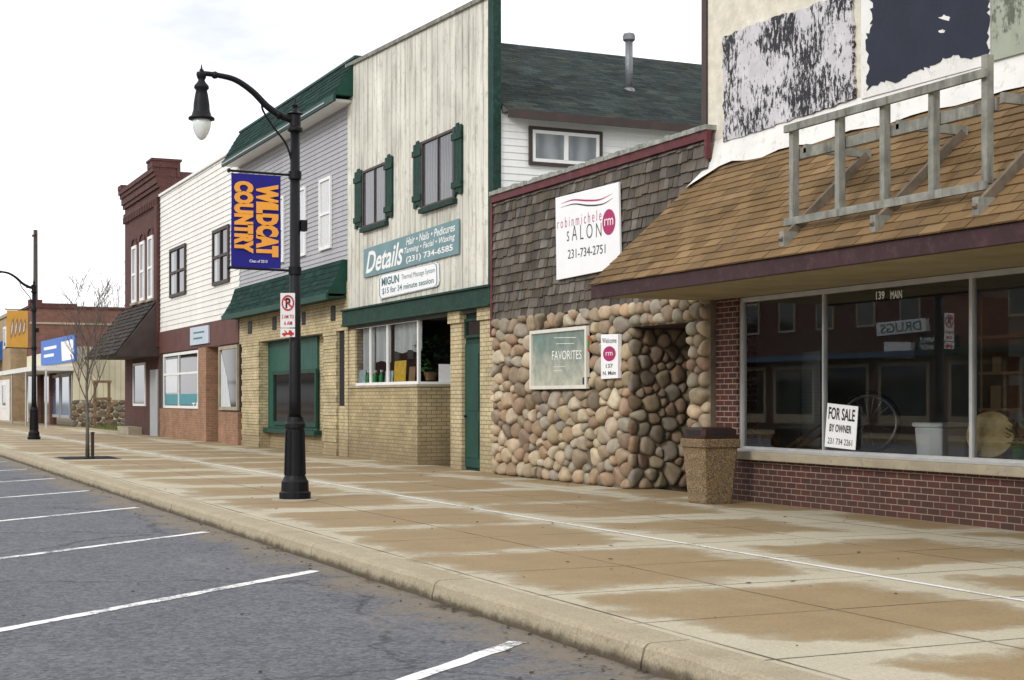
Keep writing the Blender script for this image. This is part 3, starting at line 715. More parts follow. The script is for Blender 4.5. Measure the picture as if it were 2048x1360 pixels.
def cshake():
    b = rnd.choice([(.125,.108,.09),(.148,.13,.11),(.108,.093,.077),(.165,.147,.126),(.128,.105,.08),(.09,.077,.065)]); k = rnd.uniform(.75,1.15); return tuple(x*k for x in b)
mb = MB(); shingles(mb, (XS-.012,17.05,2.70), (0,1,0), yl-17.05-.03, (0,0,1), (-1,0,0), 2.06, .2, .155, .03, cshake, .025, .45, .014)
build(mb, 'cedar_shakes', M['shake'], B, recalc=False)
mb = MB(); mb.box(XS-.07,XS-.0,17.0,yl,4.76,4.88); build(mb, 'roof_edge', M['red_trim'], B)
mb = MB(); n = 60
for i in range(n):
    a = lerp(17.0,yl,i/n); b = lerp(17.0,yl,(i+1)/n); h1 = rnd.uniform(.0,.03)
    mb.box(XS-.1+rnd.uniform(-.008,.012),20,a,b,4.882,4.935+h1)
build(mb, 'roofing_edge', M['moss_edge'], B)
build(MB().box(XS-.055,XS,yl-.028,yl+.06,2.4,4.76), 'corner_board', M['red_trim'], B)
build(MB().box(XS-.08,XS-.0,17.0,17.05,4.5,4.76), 'end_board', M['red_trim'], B)

# salon sign
XP = XS-.09
q = Q(XP,(1111,396),(1237,364),(1240,523),(1113,560))
T = thing('salon_sign', 'large white salon sign with magenta circle on the cedar shakes', 'sign', q[3].lerp(q[2],.5))
poly = Q(XP,(1111,396),(1237,364),(1240,512),(1208,541),(1113,560))
build(MB().slab(poly, (.03,0,0)), 'board', M['sign_white'], T)
build(put(MB(), 'r o b i n m i c h e l e', Q(XP,(1115,438),(1203,418),(1203,441),(1115,458)), WX*.003, -.008), 'script_lettering', M['magenta_ink'], T)
def stroke(mb, X, pts, wpx, off=.003):
    P_ = smooth_path([Vector((a,b,0)) for a,b in pts], 6)
    for i in range(len(P_)-1):
        t0 = i/(len(P_)-1); t1 = (i+1)/(len(P_)-1); w0 = wpx*math.sin(PI*min(max(t0,.06),.94)); w1 = wpx*math.sin(PI*min(max(t1,.06),.94))
        mb.face([aX(P_[i].x,P_[i].y-w0,X-off), aX(P_[i+1].x,P_[i+1].y-w1,X-off), aX(P_[i+1].x,P_[i+1].y+w1,X-off), aX(P_[i].x,P_[i].y+w0,X-off)])
    return mb
build(stroke(MB(), XP, [(1122,408),(1145,400),(1175,401),(1200,399),(1225,387)], 1.8), 'swoosh', M['magenta_ink'], T)
build(stroke(MB(), XP, [(1122,415),(1148,408),(1178,411),(1205,408),(1226,396)], 1.6), 'swoosh', M['black_ink'], T)
build(put(MB(), 's A L O N', Q(XP,(1134,452),(1203,445),(1203,473),(1134,483)), WX*.003, -.012), 'shop_name', M['black_ink'], T)
build(put(MB(), '231-734-2751', Q(XP,(1136,500),(1211,488),(1211,506),(1136,518)), WX*.003, .0), 'phone_number', M['black_ink'], T)
mb = MB(); mb.face([v_+WX*.003 for v_ in disc(Q(XP,(1205,420),(1231,416),(1231,468),(1205,472)),.5,.5,.5,1)]); build(mb, 'round_emblem', M['magenta_ink'], T)
mb = MB(); put(mb, 'rm', Q(XP,(1209,438),(1227,435),(1227,449),(1209,452)), WX*.005); build(mb, 'emblem_lettering', M['white_ink'], T)
q = Q(XP-.03,(1202,669),(1236,668),(1236,756),(1202,758))
T = thing('welcome_sign', 'tall white welcome sign with house number on the fieldstone wall', 'sign', q[3].lerp(q[2],.5))
build(MB().slab(q, (.06,0,0)), 'board', M['sign_white'], T)
for s_, uv_, nm, b_ in (('Welcome',(.08,.92,.80,.92),'lettering',0),('137',(.3,.7,.24,.33),'house_number',.01),('N. Main',(.12,.88,.08,.17),'street_lettering',.01)):
    build(put(MB(), s_, sub(q,*uv_), WX*.003, b_), nm, M['black_ink'], T)
mb = MB(); mb.face([v_+WX*.003 for v_ in disc(q,.5,.56,.17,2.2)]); build(mb, 'round_emblem', M['magenta_ink'], T)
mb = MB(); put(mb, 'rm', sub(q,.3,.7,.52,.6), WX*.005); build(mb, 'emblem_lettering', M['white_ink'], T)

# ================================================================ CREAM BOARD BUILDING + house behind
B = thing('board_front_building', 'two storey false front of vertical cream boards with green shutters and green door', 'building', (FX, 28.3, 0))
ya, yb_ = 24.25, Yx(697)
def ztop(y): return lerp(8.45, 8.83, (y-ya)/(yb_-ya))
mb = MB(); y = ya+.22; k = 0
while y < yb_:
    w = rnd.choice((.30,.30,.33,.27)); y2 = min(y+w, yb_)
    g = rnd.uniform(.88,1.06); col = (.69*g,.675*g,.59*g)
    mb.hexa([(FX-.03,y,3.3),(FX,y,3.3),(FX,y2-.026,3.3),(FX-.03,y2-.026,3.3),(FX-.03,y,ztop(y)),(FX,y,ztop(y)),(FX,y2-.026,ztop(y2)),(FX-.03,y2-.026,ztop(y2))], col)
    if rnd.random() < .4: mb.box(FX-.042,FX-.031,y2-.04,y2+.018,3.3,ztop(y2)-.01,(.61*g,.595*g,.52*g))
    y = y2
build(mb, 'board_siding', M['boards'], B)
mb = MB(); mb.slab([(FX+.001,ya+.02,2.9),(FX+.001,yb_,2.9),(FX+.001,yb_,ztop(yb_)-.02),(FX+.001,ya+.02,ztop(ya)-.02)], (.1,0,0)); build(mb, 'front_wall', M['roof_metal'], B)
mb = MB(); mb.slab([(FX-.08,ya,ztop(ya)+.0),(FX-.08,yb_,ztop(yb_)),(FX-.08,yb_,ztop(yb_)+.08),(FX-.08,ya,ztop(ya)+.08)], (.22,0,0)); build(mb, 'coping', M['grey_wood'], B)
build(MB().box(FX-.06,FX+.09,ya-.02,ya+.218,3.33,ztop(ya)-.005), 'corner_board', M['green_dull'], B)
mb = MB(); mb.box(FX-.14,FX+.02,ya-.03,yb_+.05,2.96,3.295); mb.box(FX-.18,FX+.02,ya-.05,yb_+.07,3.296,3.34); mb.box(FX-.17,FX-.142,ya-.03,yb_+.05,2.96,3.0)
build(mb, 'green_cornice', M['green_dull'], B, bevel=.01)
for (xl,xr,yt,yb2) in ((731,779,333,450),(850,916,270,408)):
    y0,y1,z0,z1 = R4(xl,xr,yt,yb2)
    window(B, FX-.03, y0,y1,z0,z1, M['brown_trim'], M['pane_curtain'], .05, .05, stiles=(.5,), sill=M['green_dull'])
for (xl,xr,yt,yb2) in ((715,729,343,457),(776,790,314,437),(833,849,288,416),(912,930,252,390)):
    y0,y1,z0,z1 = R4(xl,xr,yt,yb2); mb = MB(); n = 3
    for i in range(n):
        a = lerp(y0,y1,i/n); mb.box(FX-.075,FX-.052,a+.004,lerp(y0,y1,(i+1)/n)-.004,z0+(.05 if i == 1 else 0),z1+(.05 if i == 1 else 0))
    for t in (.15,.85): z = lerp(z0,z1,t); mb.box(FX-.10,FX-.076,y0-.02,y1+.02,z-.06,z+.06)
    mb.box(FX-.051,FX-.032,y0,y1,z0+.02,z1-.02)
    build(mb, 'shutter', M['green_dull'], B)
# storefront below
yA = Yx(712); yB = Yx(835); zs = 1.62
M['brick_olive'] = brick('olive_tan_brick', (.42,.34,.185), (.34,.265,.14), (.20,.155,.09), .22, .078, .009, dirt=(.18,.135,.075), dfac=.65)
mb = MB(); mb.box(FX,FX+.2,yB,yb_-.02,-.05,zs-.05); mb.box(FX+.201,FX+.8,yB,yB+.2,-.05,zs-.05); build(mb, 'brick_base', M['brick_olive'], B)
mb = MB(); mb.box(FX-.03,FX+.22,yB-.02,yb_-.02,zs-.05,zs); mb.box(FX+.221,FX+.82,yB-.02,yB+.22,zs-.05,zs); build(mb, 'ledge', M['concrete'], B)
build(MB().box(FX+.01,FX+.25,yA+.1,yb_-.03,zs+.002,2.958), 'corner_brick', M['brick_cream'], B)
mb = MB()
for px in (738,772,833): yy = Yx(px); mb.box(FX+.02,FX+.08,yy-.03,yy+.03,zs,2.955)
mb.box(FX+.021,FX+.079,yB+.03,yA+.1,zs,zs+.06); mb.box(FX+.021,FX+.079,yB+.03,yA+.1,2.89,2.955); mb.box(FX+.75,FX+.81,yB+.0,yB+.06,zs,2.955); mb.box(FX+.08,FX+.75,yB+.005,yB+.055,zs,zs+.05)
W = build(mb, 'shop_window', M['white'], B)
build(MB().face([(FX+.05,yA+.1,zs),(FX+.05,yB,zs),(FX+.05,yB,2.95),(FX+.05,yA+.1,2.95)]), 'pane', M['glass_clear'], W, recalc=False)
build(MB().face([(FX+.05,yB+.03,zs),(FX+.8,yB+.03,zs),(FX+.8,yB+.03,2.95),(FX+.05,yB+.03,2.95)]), 'pane', M['glass_clear'], W, recalc=False)
def curtain_mb(x, y0, y1, z0, z1):
    mb = MB(); n = int((y1-y0)/.05)
    for i in range(n):
        a = lerp(y0,y1,i/n); b = lerp(y0,y1,(i+1)/n); xa = x+.02*math.sin(a*19); xb = x+.02*math.sin(b*19)
        mb.face([(xa,a,z0+.03*math.sin(a*7)),(xb,b,z0+.03*math.sin(b*7)),(xb,b,z1),(xa,a,z1)])
    return mb
for (p0, p1, zz) in ((738,714,1.9),(771,741,2.12),(832,775,2.3)):
    build(curtain_mb(FX+.14, Yx(p0)+.03, Yx(p1)-.03, zz, 2.9), 'curtain', M['lace'], B, True)
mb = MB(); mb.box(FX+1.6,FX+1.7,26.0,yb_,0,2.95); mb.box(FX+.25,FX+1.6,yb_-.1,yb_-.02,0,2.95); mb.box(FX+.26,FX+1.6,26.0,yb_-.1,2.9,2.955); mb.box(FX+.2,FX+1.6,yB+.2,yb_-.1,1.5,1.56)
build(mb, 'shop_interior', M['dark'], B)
for i, (px, w_, h_, mk, nm, lb, ct) in enumerate((
    (724,.5,.35,'paper','paper_poster','pale printed poster standing leftmost in the curtained shop window','poster'),
    (778,.5,.3,'paper','paper_poster','pale blue poster in the middle of the curtained shop window','poster'),
    (800,.7,.5,'yellow_item','paper_poster','yellow poster standing in the curtained shop window','poster'),
    (824,.35,.36,'card','paper_card','brown card beside the yellow poster in the shop window','card'))):
    yy = Yx(px, FX+.1); mb = MB(); mb.slab([(FX+.085,yy-w_/2,zs+.0),(FX+.085,yy+w_/2,zs+.0),(FX+.11,yy+w_/2,zs+h_),(FX+.11,yy-w_/2,zs+h_)], (.008,0,0)); tag(build(mb, nm, M[mk], base=(FX+.1,yy,zs)), lb, ct)
for k_, px in enumerate((736,750,762)):
    yy = Yx(px, FX+.11); T = thing('spray_bottle', 'green spray bottle on the shop window ledge, '+('leftmost','middle','rightmost')[k_]+' of three', 'bottle', (FX+.12,yy,zs)); c = Vector((FX+.12,yy,zs))
    build(MB().lathe(c,[(.05,.061),(.055,.08),(.055,.2),(.02,.25),(.02,.28)],12), 'body', M['green_item'], T, True); build(MB().box(c.x-.02,c.x+.02,yy-.05,yy+.03,c.z+.281,c.z+.33), 'nozzle', M['sign_white'], T)
c = aY(893,748,yB-.0); tag(build(MB().box(c.x-.16,c.x+.12,yB+.022,yB+.028,c.z-.16,c.z+.2), 'window_notice', M['sign_white'], base=(c.x,yB,c.z)), 'white notice in the side pane next to the entrance pillar', 'notice')
mb = MB(); r4 = random.Random(4)
for k in range(140):
    p0 = Vector((FX+.4+r4.uniform(-.28,.32), yB+.22+r4.uniform(-.15,.25), 2.2+r4.uniform(-.4,.4))); a = r4.uniform(0,6.28); d = Vector((math.cos(a),math.sin(a),r4.uniform(-.6,.6)))*.14; e = Vector((-math.sin(a),math.cos(a),0))*.04
    mb.face([p0, p0+d*.5+e, p0+d, p0+d*.5-e])
T = thing('hanging_plant', 'leafy green plant inside the corner of the curtained shop window', 'plant', (FX+.4,yB+.3,2.1)); build(mb, 'leaves', M['leafgreen'], T); build(MB().lathe((FX+.4,yB+.3,0),[(.1,1.7),(.14,1.85),(.13,1.87)],12), 'pot', M['card'], T)
# pillars, door (nearly flush with the front)
y0,y1 = Yx(925),Yx(903); yp0,yp1 = ya-.02,Yx(962)
for (a, b) in ((y0,y1),(yp0,yp1)):
    build(MB().box(FX-.02,FX+.5,a,b,-.05,2.739), 'brick_pillar', M['brick_cream'], B)
    build(MB().box(FX-.07,FX+.5,a-.02,b+.03,2.74,2.956), 'pillar_cap', M['brick_cream'], B)
build(MB().box(FX+.07,FX+.2,yp1,y0,-.05,2.95), 'door_frame', M['green_dull'], B)
dz = aX(948,688,FX+.03).z
D = build(MB().box(FX+.03,FX+.069,yp1+.05,y0-.05,.06,dz), 'door', M['green'], B)
for (a0,a1,z0,z1) in ((.15,.85,.08,.38),(.15,.85,.46,.92)):
    ya_, yb2 = lerp(yp1+.05,y0-.05,a0), lerp(yp1+.05,y0-.05,a1); za, zb2 = lerp(.06,dz,z0), lerp(.06,dz,z1)
    build(MB().box(FX+.018,FX+.029,ya_,yb2,za,zb2), 'door_panel', M['green'], D)
build(MB().lathe((FX-.02,y0-.12,1.0),[(.02,0),(.03,.02),(.012,.05)],10,(1,0,0)), 'handle', M['black_metal'], D)
window(B, FX+.069, yp1+.04, y0-.04, dz+.12, 2.8, M['green_dull'], M['pane_dark'], .05, .05, name='transom')
# rear house
xe = 20.0
mb = MB(); mb.box(FX+.102,xe,ya+.03,yb_-.03,2.96,6.45); mb.box(FX+1.72,xe,ya+.03,yb_-.03,-.05,2.958); build(mb, 'house_wall', M['lap_white'], B)
yrg = 28.3; zr = 8.66
mb = MB(); lapY(mb, ya+.028, FX+.102, xe, 4.7, 6.40, .125); build(mb, 'side_siding', M['lap_white'], B)
ev = Vector((0, yrg-(ya-.25), zr-6.38)); rn = Vector((0,-ev.z,ev.y)).normalized()
mb = MB(); mb.slab([(FX+.12,ya-.25,6.38),(FX+.12,yrg,zr),(FX+.12,yb_+.0,6.5)], (xe-FX-.12,0,0)); RF = build(mb, 'house_roof', M['roof_metal'], B)
def cdark():
    b = rnd.choice([(.025,.035,.034),(.032,.043,.041),(.021,.029,.029),(.037,.044,.037)]); k = rnd.uniform(.7,1.25); return tuple(x*k for x in b)
mb = MB(); shingles(mb, (FX+.13,ya-.27,6.39), (1,0,0), xe-FX-.15, ev, rn, ev.length, .31, .14, .004, cdark, .006, .02); build(mb, 'roof_shingles', mat('dark_roof_shingle', attr=True, rough=.97, var=.45, scale=1.1, bmp=.5, bscale=60, dirt=(.055,.064,.05), dfac=.5, spec=.15), RF, recalc=False)
build(MB().box(FX+.12,xe,ya-.29,ya-.255,6.26,6.41), 'eave_board', M['brown_trim'], B)
Yw = ya+.005
A_ = aY(1057,252,Yw); Bq = aY(1203,340,Yw)
mb = MB(); x0,x1,z0,z1 = A_.x,Bq.x,Bq.z,A_.z
def frameY(mb,x0,x1,z0,z1,Y,dp,fw):
    mb.box(x0,x0+fw,Y-dp,Y,z0,z1); mb.box(x1-fw,x1,Y-dp,Y,z0,z1); mb.box(x0+fw,x1-fw,Y-dp+.002,Y,z0,z0+fw); mb.box(x0+fw,x1-fw,Y-dp+.002,Y,z1-fw,z1)
frameY(mb,x0,x1,z0,z1,Yw,.05,.06); W = build(mb, 'side_window', M['brown_trim'], B)
mb = MB(); frameY(mb,x0+.062,x1-.062,z0+.062,z1-.062,Yw,.04,.06); xm = (x0+x1)/2; mb.box(xm-.04,xm+.04,Yw-.045,Yw,z0+.12,z1-.12); build(mb, 'sash', M['white'], W)
build(MB().face([(x0+.1,Yw-.022,z0+.1),(x1-.1,Yw-.022,z0+.1),(x1-.1,Yw-.022,z1-.1),(x0+.1,Yw-.022,z1-.1)]), 'pane', curtain('house_window_pane',(.14,.16,.18),(.27,.29,.31),3,1), W, recalc=False)
d_ = ray(1258,180); P0 = Vector((FX,ya-.25,6.38)); t_ = (P0-CAM).dot(rn)/d_.dot(rn); vp = CAM+d_*t_
hp = (180-65)/3000*t_
T = thing('vent_pipe', 'galvanised vent pipe with cap standing on the dark shingle roof', 'pipe', vp)
build(MB().tube([vp-Vector((0,0,.1)), vp+Vector((0,0,hp-.12))], .075, 14), 'flue', M['galv'], T, True)
build(MB().lathe(vp+Vector((0,0,hp-.12)), [(.085,-.06),(.12,-.03),(.125,.05),(.11,.06),(.11,.09),(.02,.12)], 16), 'cap', M['galv'], T)
build(MB().lathe(vp-Vector((0,0,.05)), [(.17,-.05),(.1,.08)], 14), 'flange', M['galv'], T)

# signs on board front
XP = FX-.075
q = Q(XP,(727,499),(917,437),(917,507),(727,556))
T = thing('shop_sign', 'long grey blue shop sign with white lettering on the cream boards', 'sign', q[3].lerp(q[2],.5))
build(MB().slab(q, (.025,0,0)), 'board', M['sign_teal'], T)
for s_, uv_, nm, b_, sh in (('Details',(.03,.46,.12,.86),'shop_name',.02,.35),('Hair \u2022 Nails \u2022 Pedicures',(.49,.97,.68,.92),'lettering',.012,.25),('Tanning \u2022 Facial \u2022 Waxing',(.47,.97,.38,.62),'lettering',.012,.25),('(231) 734-6585',(.49,.95,.08,.32),'phone_number',.02,0)):
    build(put(MB(), s_, sub(q,*uv_), WX*.003, b_, sh), nm, M['white_ink'], T)
q = Q(XP,(757,551),(876,524),(877,572),(757,599))
T = thing('massage_sign', 'small white sign with cut corners below the grey blue sign', 'sign', q[3].lerp(q[2],.5))
def cc(a,b): return bil(q,a,b)
pl = [cc(.04,0),cc(.96,0),cc(.99,.06),cc(1,.2),cc(1,.8),cc(.99,.94),cc(.96,1),cc(.04,1),cc(.01,.94),cc(0,.8),cc(0,.2),cc(.01,.06)]
build(MB().slab(pl, (.025,0,0)), 'board', M['sign_white'], T)
for s_, uv_, nm, b_ in (('MIGUN',(.06,.37,.52,.86),'shop_name',.035),('$15 for 34 minute session',(.07,.93,.14,.42),'price_lettering',.015),('Thermal Massage System',(.41,.95,.54,.82),'lettering',-.005)):
    build(put(MB(), s_, sub(q,*uv_), WX*.003, b_), nm, M['teal_ink'], T)
mb = MB(); cen = bil(q,.5,.5)
for i in range(len(pl)):
    a, b = pl[i], pl[(i+1) % len(pl)]
    mb.face([a.lerp(cen,.03)+WX*.003, b.lerp(cen,.03)+WX*.003, b.lerp(cen,.055)+WX*.003, a.lerp(cen,.055)+WX*.003])
build(mb, 'border', M['teal_ink'], T)

# ================================================================ GREEN MANSARD BUILDING
B = thing('mansard_building', 'two storey grey sided building with two green shingle mansards and cream brick ground floor', 'building', (FX, 37.4, 0))
ya, yb_ = Yx(697)+.02, 42.5
mb = MB(); mb.box(FX+.02,20,ya,yb_,2.9,8.95); mb.box(FX+.52,20,ya,yb_,-.05,2.898); build(mb, 'wall', M['lap_grey'], B)
mb = MB(); lapX(mb, FX+.018, ya, yb_, 4.5, 8.1, .115, .02); build(mb, 'lap_siding', M['lap_grey'], B)
build(MB().box(FX-.01,FX+.019,ya,yb_,2.901,4.0), 'brick_band', M['brick_cream'], B)
def cgreen():
    b = rnd.choice([(.009,.034,.026),(.012,.041,.032),(.007,.028,.022)]); k = rnd.uniform(.75,1.25); return tuple(x*k for x in b)
def mansard(nm, prof, y0, y1):
    mb = MB(); back = [(FX+.15, prof[-1][1]), (FX+.15, prof[0][1])]
    mb.slab([(x,y0,z) for x,z in prof]+[(x,y0,z) for x,z in back], (0,y1-y0,0)); RF = build(mb, nm, M['green'], B)
    mb = MB()
    for i in range(len(prof)-1):
        a = Vector((prof[i][0],0,prof[i][1])); b = Vector((prof[i+1][0],0,prof[i+1][1])); d = b-a; nrm = Vector((-d.z,0,d.x)).normalized()
        shingles(mb, (a.x,y0,a.z), (0,1,0), y1-y0, d, nrm, d.length, .33, .14, .012, cgreen, .006, .02)
    build(mb, 'shingles', M['shingle'], RF, recalc=False); return RF
mansard('upper_mansard', [(FX-.46,8.13),(FX-.36,8.32),(FX-.16,8.68),(FX+.03,8.98)], ya-.45, yb_+.1)
build(MB().box(FX-.50,FX-.44,ya-.46,yb_+.12,7.98,8.128), 'eave_trim', M['green'], B)
build(MB().box(FX+.0,FX+.4,ya-.46,yb_+.12,8.985,9.04), 'ridge_trim', M['green'], B)
build(MB().box(FX-.44,FX+.0,ya-.3,yb_+.1,8.0,8.06), 'soffit', M['white'], B)
build(MB().box(FX-.515,FX-.501,ya+.2,yb_+.12,8.03,8.065), 'gutter_strip', M['lap_grey'], B)
mansard('lower_mansard', [(FX-.46,3.72),(FX-.36,3.88),(FX-.22,4.12),(FX-.1,4.5)], ya+.1, yb_+.15)
build(MB().box(FX-.5,FX-.44,ya+.09,yb_+.16,3.58,3.718), 'eave_trim', M['green'], B)
build(MB().box(FX-.44,FX-.011,ya+.1,yb_+.15,3.62,3.66), 'soffit', M['green_dull'], B)
for (xl,xr,yt,yb2) in ((641,664,356,499),(596,613,376,513),(555,569,394,526)):
    y0,y1,z0,z1 = R4(xl,xr,yt,yb2)
    window(B, FX, y0,y1,z0,z1, M['white'], M['pane_white'], .07, .05, rails=(.5,))
for px0, px1 in ((485,519),(648,674)):
    mb = MB()
    y0,y1 = Yx(px1),Yx(px0); mb.box(FX-.012,FX+.5,y0,y1,-.05,2.9)
    z = .0; k = 0
    while z < 2.85:
        if k % 2 == 0: mb.box(FX-.028,FX-.0125,y0-.015,y1+.015,z+.004,z+.15)
        z += .156; k += 1
    build(mb, 'brick_pilaster', M['brick_cream'], B)
build(MB().box(FX-.012,FX+.5,ya,Yx(690),-.05,2.9), 'end_pier', M['brick_cream'], B)
build(MB().box(FX+.5,FX+.519,ya,yb_,-.05,2.899), 'recessed_brick', M['brick_cream'], B)
y0,y1,z0,z1 = R4(675,690,665,812); build(MB().box(FX+.05,FX+.498,y0,y1,z0,2.9), 'side_opening_shade', M['dark'], B)  # solid near-black block painted as the shade inside the opening
build(MB().box(FX+.03,FX+.498,y0,y1,-.05,z0-.003), 'side_brick', M['brick_cream'], B)
for (xl,xr,yt,yb2) in ((497,505,643,668),(546,554,634,660),(605,612,624,650),(663,672,612,642)):
    y0,y1,z0,z1 = R4(xl,xr,yt,yb2); mb = MB(); mb.box(FX-.02,FX-.011,y0,y1,z0,z1)
    for k in range(4): z = lerp(z0,z1,(k+.5)/4); mb.box(FX-.028,FX-.021,y0,y1,z-.015,z+.015)
    build(mb, 'vent', M['black_metal'], B)
XG = FX+.3
build(MB().box(XG,FX+.498,Yx(646,XG),Yx(528,XG),-.05,2.898), 'window_surround', M['brick_cream'], B)
y0,y1,z0,z1 = R4(535,639,676,858, XG)
z1 = 2.88
mb = MB(); yy = y0
while yy < y1: mb.box(XG-.06,XG-.002,yy,min(yy+.2,y1)-.012,z0,z1); yy += .2
build(mb, 'green_paneling', mat('bright_green_boards',(.012,.085,.06),.55,.25,3,.15,40), B)
gy0,gy1,gz0,gz1 = R4(549,636,740,852, XG-.06)
window(B, XG-.061, gy0,gy1,gz0,gz1, M['green'], M['pane_dark'], .1, .06, name='display_window', stiles=(.5,))
build(MB().box(XG-.2,XG-.003,y0-.2,y1+.2,z0-.12,z0-.003), 'green_sill', M['green'], B)

# ================================================================ CREAM LAP SIDED BUILDING
B = thing('lap_sided_building', 'two storey building of cream lap siding above brown fascia and tan brick shopfront', 'building', (FX, 48.3, 0))
ya, yb_ = 42.53, 53.95
mb = MB(); mb.box(FX+.02,20,ya,yb_,2.95,8.55); mb.box(FX+.9,20,ya,yb_,-.05,2.949); build(mb, 'wall', M['int_wall'], B)
mb = MB(); lapX(mb, FX+.018, ya, yb_, 3.72, 8.55, .17, .025); build(mb, 'lap_siding', M['lap_cream'], B)
build(MB().box(FX-.06,20,ya,yb_,8.552,8.63), 'coping', M['white'], B)
build(MB().box(FX-.03,FX+.019,ya,yb_,2.951,3.715), 'sign_fascia', M['brown_band'], B)
for (xl,xr,yt,yb2) in ((342,373,493,592),(428,460,455,568)):
    y0,y1,z0,z1 = R4(xl,xr,yt,yb2); w = window(B, FX, y0,y1,z0,z1, M['brown_trim'], M['pane_dark'], .1, .07, rails=(.5,), stiles=(.5,))
    build(MB().face([(FX-.018,y1-.15,z0+.12),(FX-.018,lerp(y0,y1,.72),z0+.12),(FX-.018,lerp(y0,y1,.72),z1-.12),(FX-.018,y1-.15,z1-.12)]), 'curtain', M['lace'], w)
yL = Yx(400); build(MB().box(FX-.02,FX+.898,yL,yb_,-.05,1.0), 'brick_base', M['brick_tan'], B)
build(MB().box(FX+.012,FX+.898,yL,yb_,1.001,2.948), 'shop_wall', M['brown_trim'], B)
build(MB().box(FX-.05,FX+.898,ya,Yx(440),-.05,.95), 'brick_base', M['brick_tan'], B)
build(MB().box(FX+.012,FX+.898,ya,Yx(440),.951,2.948), 'shop_wall', M['brown_trim'], B)
build(MB().box(FX-.06,FX+.45,Yx(416),yL-.002,-.05,2.949), 'brick_pillar', M['brick_tan'], B)
build(MB().box(FX+.6,FX+.898,Yx(440)+.002,Yx(416)-.002,-.05,2.948), 'entry_back', M['brick_tan'], B)
build(MB().box(FX+.54,FX+.598,Yx(440)+.3,Yx(416)-.3,0,2.1), 'door', M['brown_trim'], B)
y0,y1,z0,z1 = R4(329,399,709,820); w = window(B, FX+.01, y0,y1,1.02,2.9, M['white'], M['pane_dark'], .09, .06, rails=(.62,), stiles=(.55,), name='shop_window')
build(MB().face([(FX-.010,y1-.13,1.15),(FX-.010,y0+.13,1.15),(FX-.010,y0+.13,1.5),(FX-.010,y1-.13,1.5)]), 'teal_band', mat('teal_band',(.03,.25,.3),.4,.1,3,0), w)
build(MB().face([(FX-.009,lerp(y0,y1,.98)-.12,1.55),(FX-.009,lerp(y0,y1,.6),1.55),(FX-.009,lerp(y0,y1,.6),2.78),(FX-.009,y1-.13,2.78)]), 'window_blind', curtain('blind',(.22,.24,.25),(.4,.42,.43),10,1), w)
mb = MB(); put(mb, 'TA', Q(FX-.014,(384,806),(398,804),(398,816),(384,818)), bold=.02); build(mb, 'lettering', M['white_ink'], w)
y0,y1 = ya+.1, Yx(440); w = window(B, FX+.01, y0,y1,1.0,2.9, M['concrete'], M['pane_dark'], .1, .06, name='shop_window')
build(MB().face([(FX-.008,y1-.15,1.1),(FX-.008,y0+.9,1.1),(FX-.008,y0+1.4,2.0),(FX-.008,y1-.15,2.78)]), 'curtain', M['lace'], w)
q = Q(FX-.08,(380,656),(416,650),(416,686),(380,691)); T = thing('light_sign', 'small pale blue sign on the brown fascia under the cream lap siding', 'sign', q[3].lerp(q[2],.5))
build(MB().slab(q, (.048,0,0)), 'board', mat('pale_blue_board',(.5,.58,.66),.5,.1,3,0), T)
for v0, u1 in ((.62,.8),(.3,.7)): build(MB().face([v_+WX*.003 for v_ in sub(q,.2,u1,v0,v0+.1)]), 'lettering', M['teal_ink'], T)

# ================================================================ OLD BRICK BUILDING
B = thing('old_brick_building', 'old dark red brick building with corbelled cornice and wood shingle awning', 'building', (FX, 57.5, 0))
ya, yb_ = 54.0, 61.0
build(MB().box(FX+.0,22,ya,yb_,-.05,9.3), 'wall', M['brick_old'], B)
mb = MB()
for i, (z0,z1,d) in enumerate(((8.55,8.7,.06),(8.9,9.05,.08),(9.052,9.3,.14),(9.302,9.45,.2),(9.452,9.62,.26))): mb.box(FX-d,FX+.4 if z0 < 9.2 else FX+.6,ya-.006-.004*i,yb_+.05,z0,z1)
k = ya+.15
while k < yb_-.1: mb.box(FX-.1,FX-.002,k,k+.16,8.3,8.549); k += .33
mb.box(FX-.28,FX+.72,ya-.06,ya+.9,9.622,9.85); mb.box(FX-.28,FX+.5,yb_-.7,yb_+.06,9.622,9.8); mb.box(FX-.32,FX+.77,ya-.1,ya+.94,9.851,9.93)
mb.box(FX+.61,FX+.72,ya-.06,ya+.9,9.301,9.621); mb.box(FX+.73,FX+2.2,ya-.005,ya+.35,9.301,9.5)
build(mb, 'cornice', M['brick_old'], B)
build(MB().box(FX-.12,FX-.002,ya-.004,ya+.5,3.2,8.29), 'corner_pilaster', M['brick_old'], B)
for (xl,xr,yt,yb2) in ((265,274,492,606),(281,290,483,602),(297,307,472,598)):
    y0,y1,z0,z1 = R4(xl,xr,yt,yb2); window(B, FX, y0,y1,z0,z1, M['white'], M['pane_curtain'], .12, .05, rails=(.5,), sill=M['concrete'])
    mb = MB(); n = 7
    for i in range(n):
        a = PI*i/n; b = PI*(i+1)/n; cy2 = (y0+y1)/2; rr = (y1-y0)/2
        mb.hexa([(FX-.05,cy2+rr*math.cos(t)*s_,z1+.02+.25*math.sin(t)*s_) for t,s_ in ((a,1),(a,1.25),(b,1.25),(b,1))]+[(FX-.002,cy2+rr*math.cos(t)*s_,z1+.02+.25*math.sin(t)*s_) for t,s_ in ((a,1),(a,1.25),(b,1.25),(b,1))])
    build(mb, 'brick_arch', M['brick_old'], B)
sl2 = Vector((1.5,0,2.0)); n2 = Vector((-sl2.z,0,sl2.x)).normalized(); y1a, y0a = 61.1, 54.1
mb = MB(); mb.slab([(9.2,y0a,2.9),(10.69,y0a,2.9),(10.69,y0a,4.9),(9.2,y0a,2.95)], (0,y1a-y0a,0)); AW = build(mb, 'awning', M['roof_metal'], B)
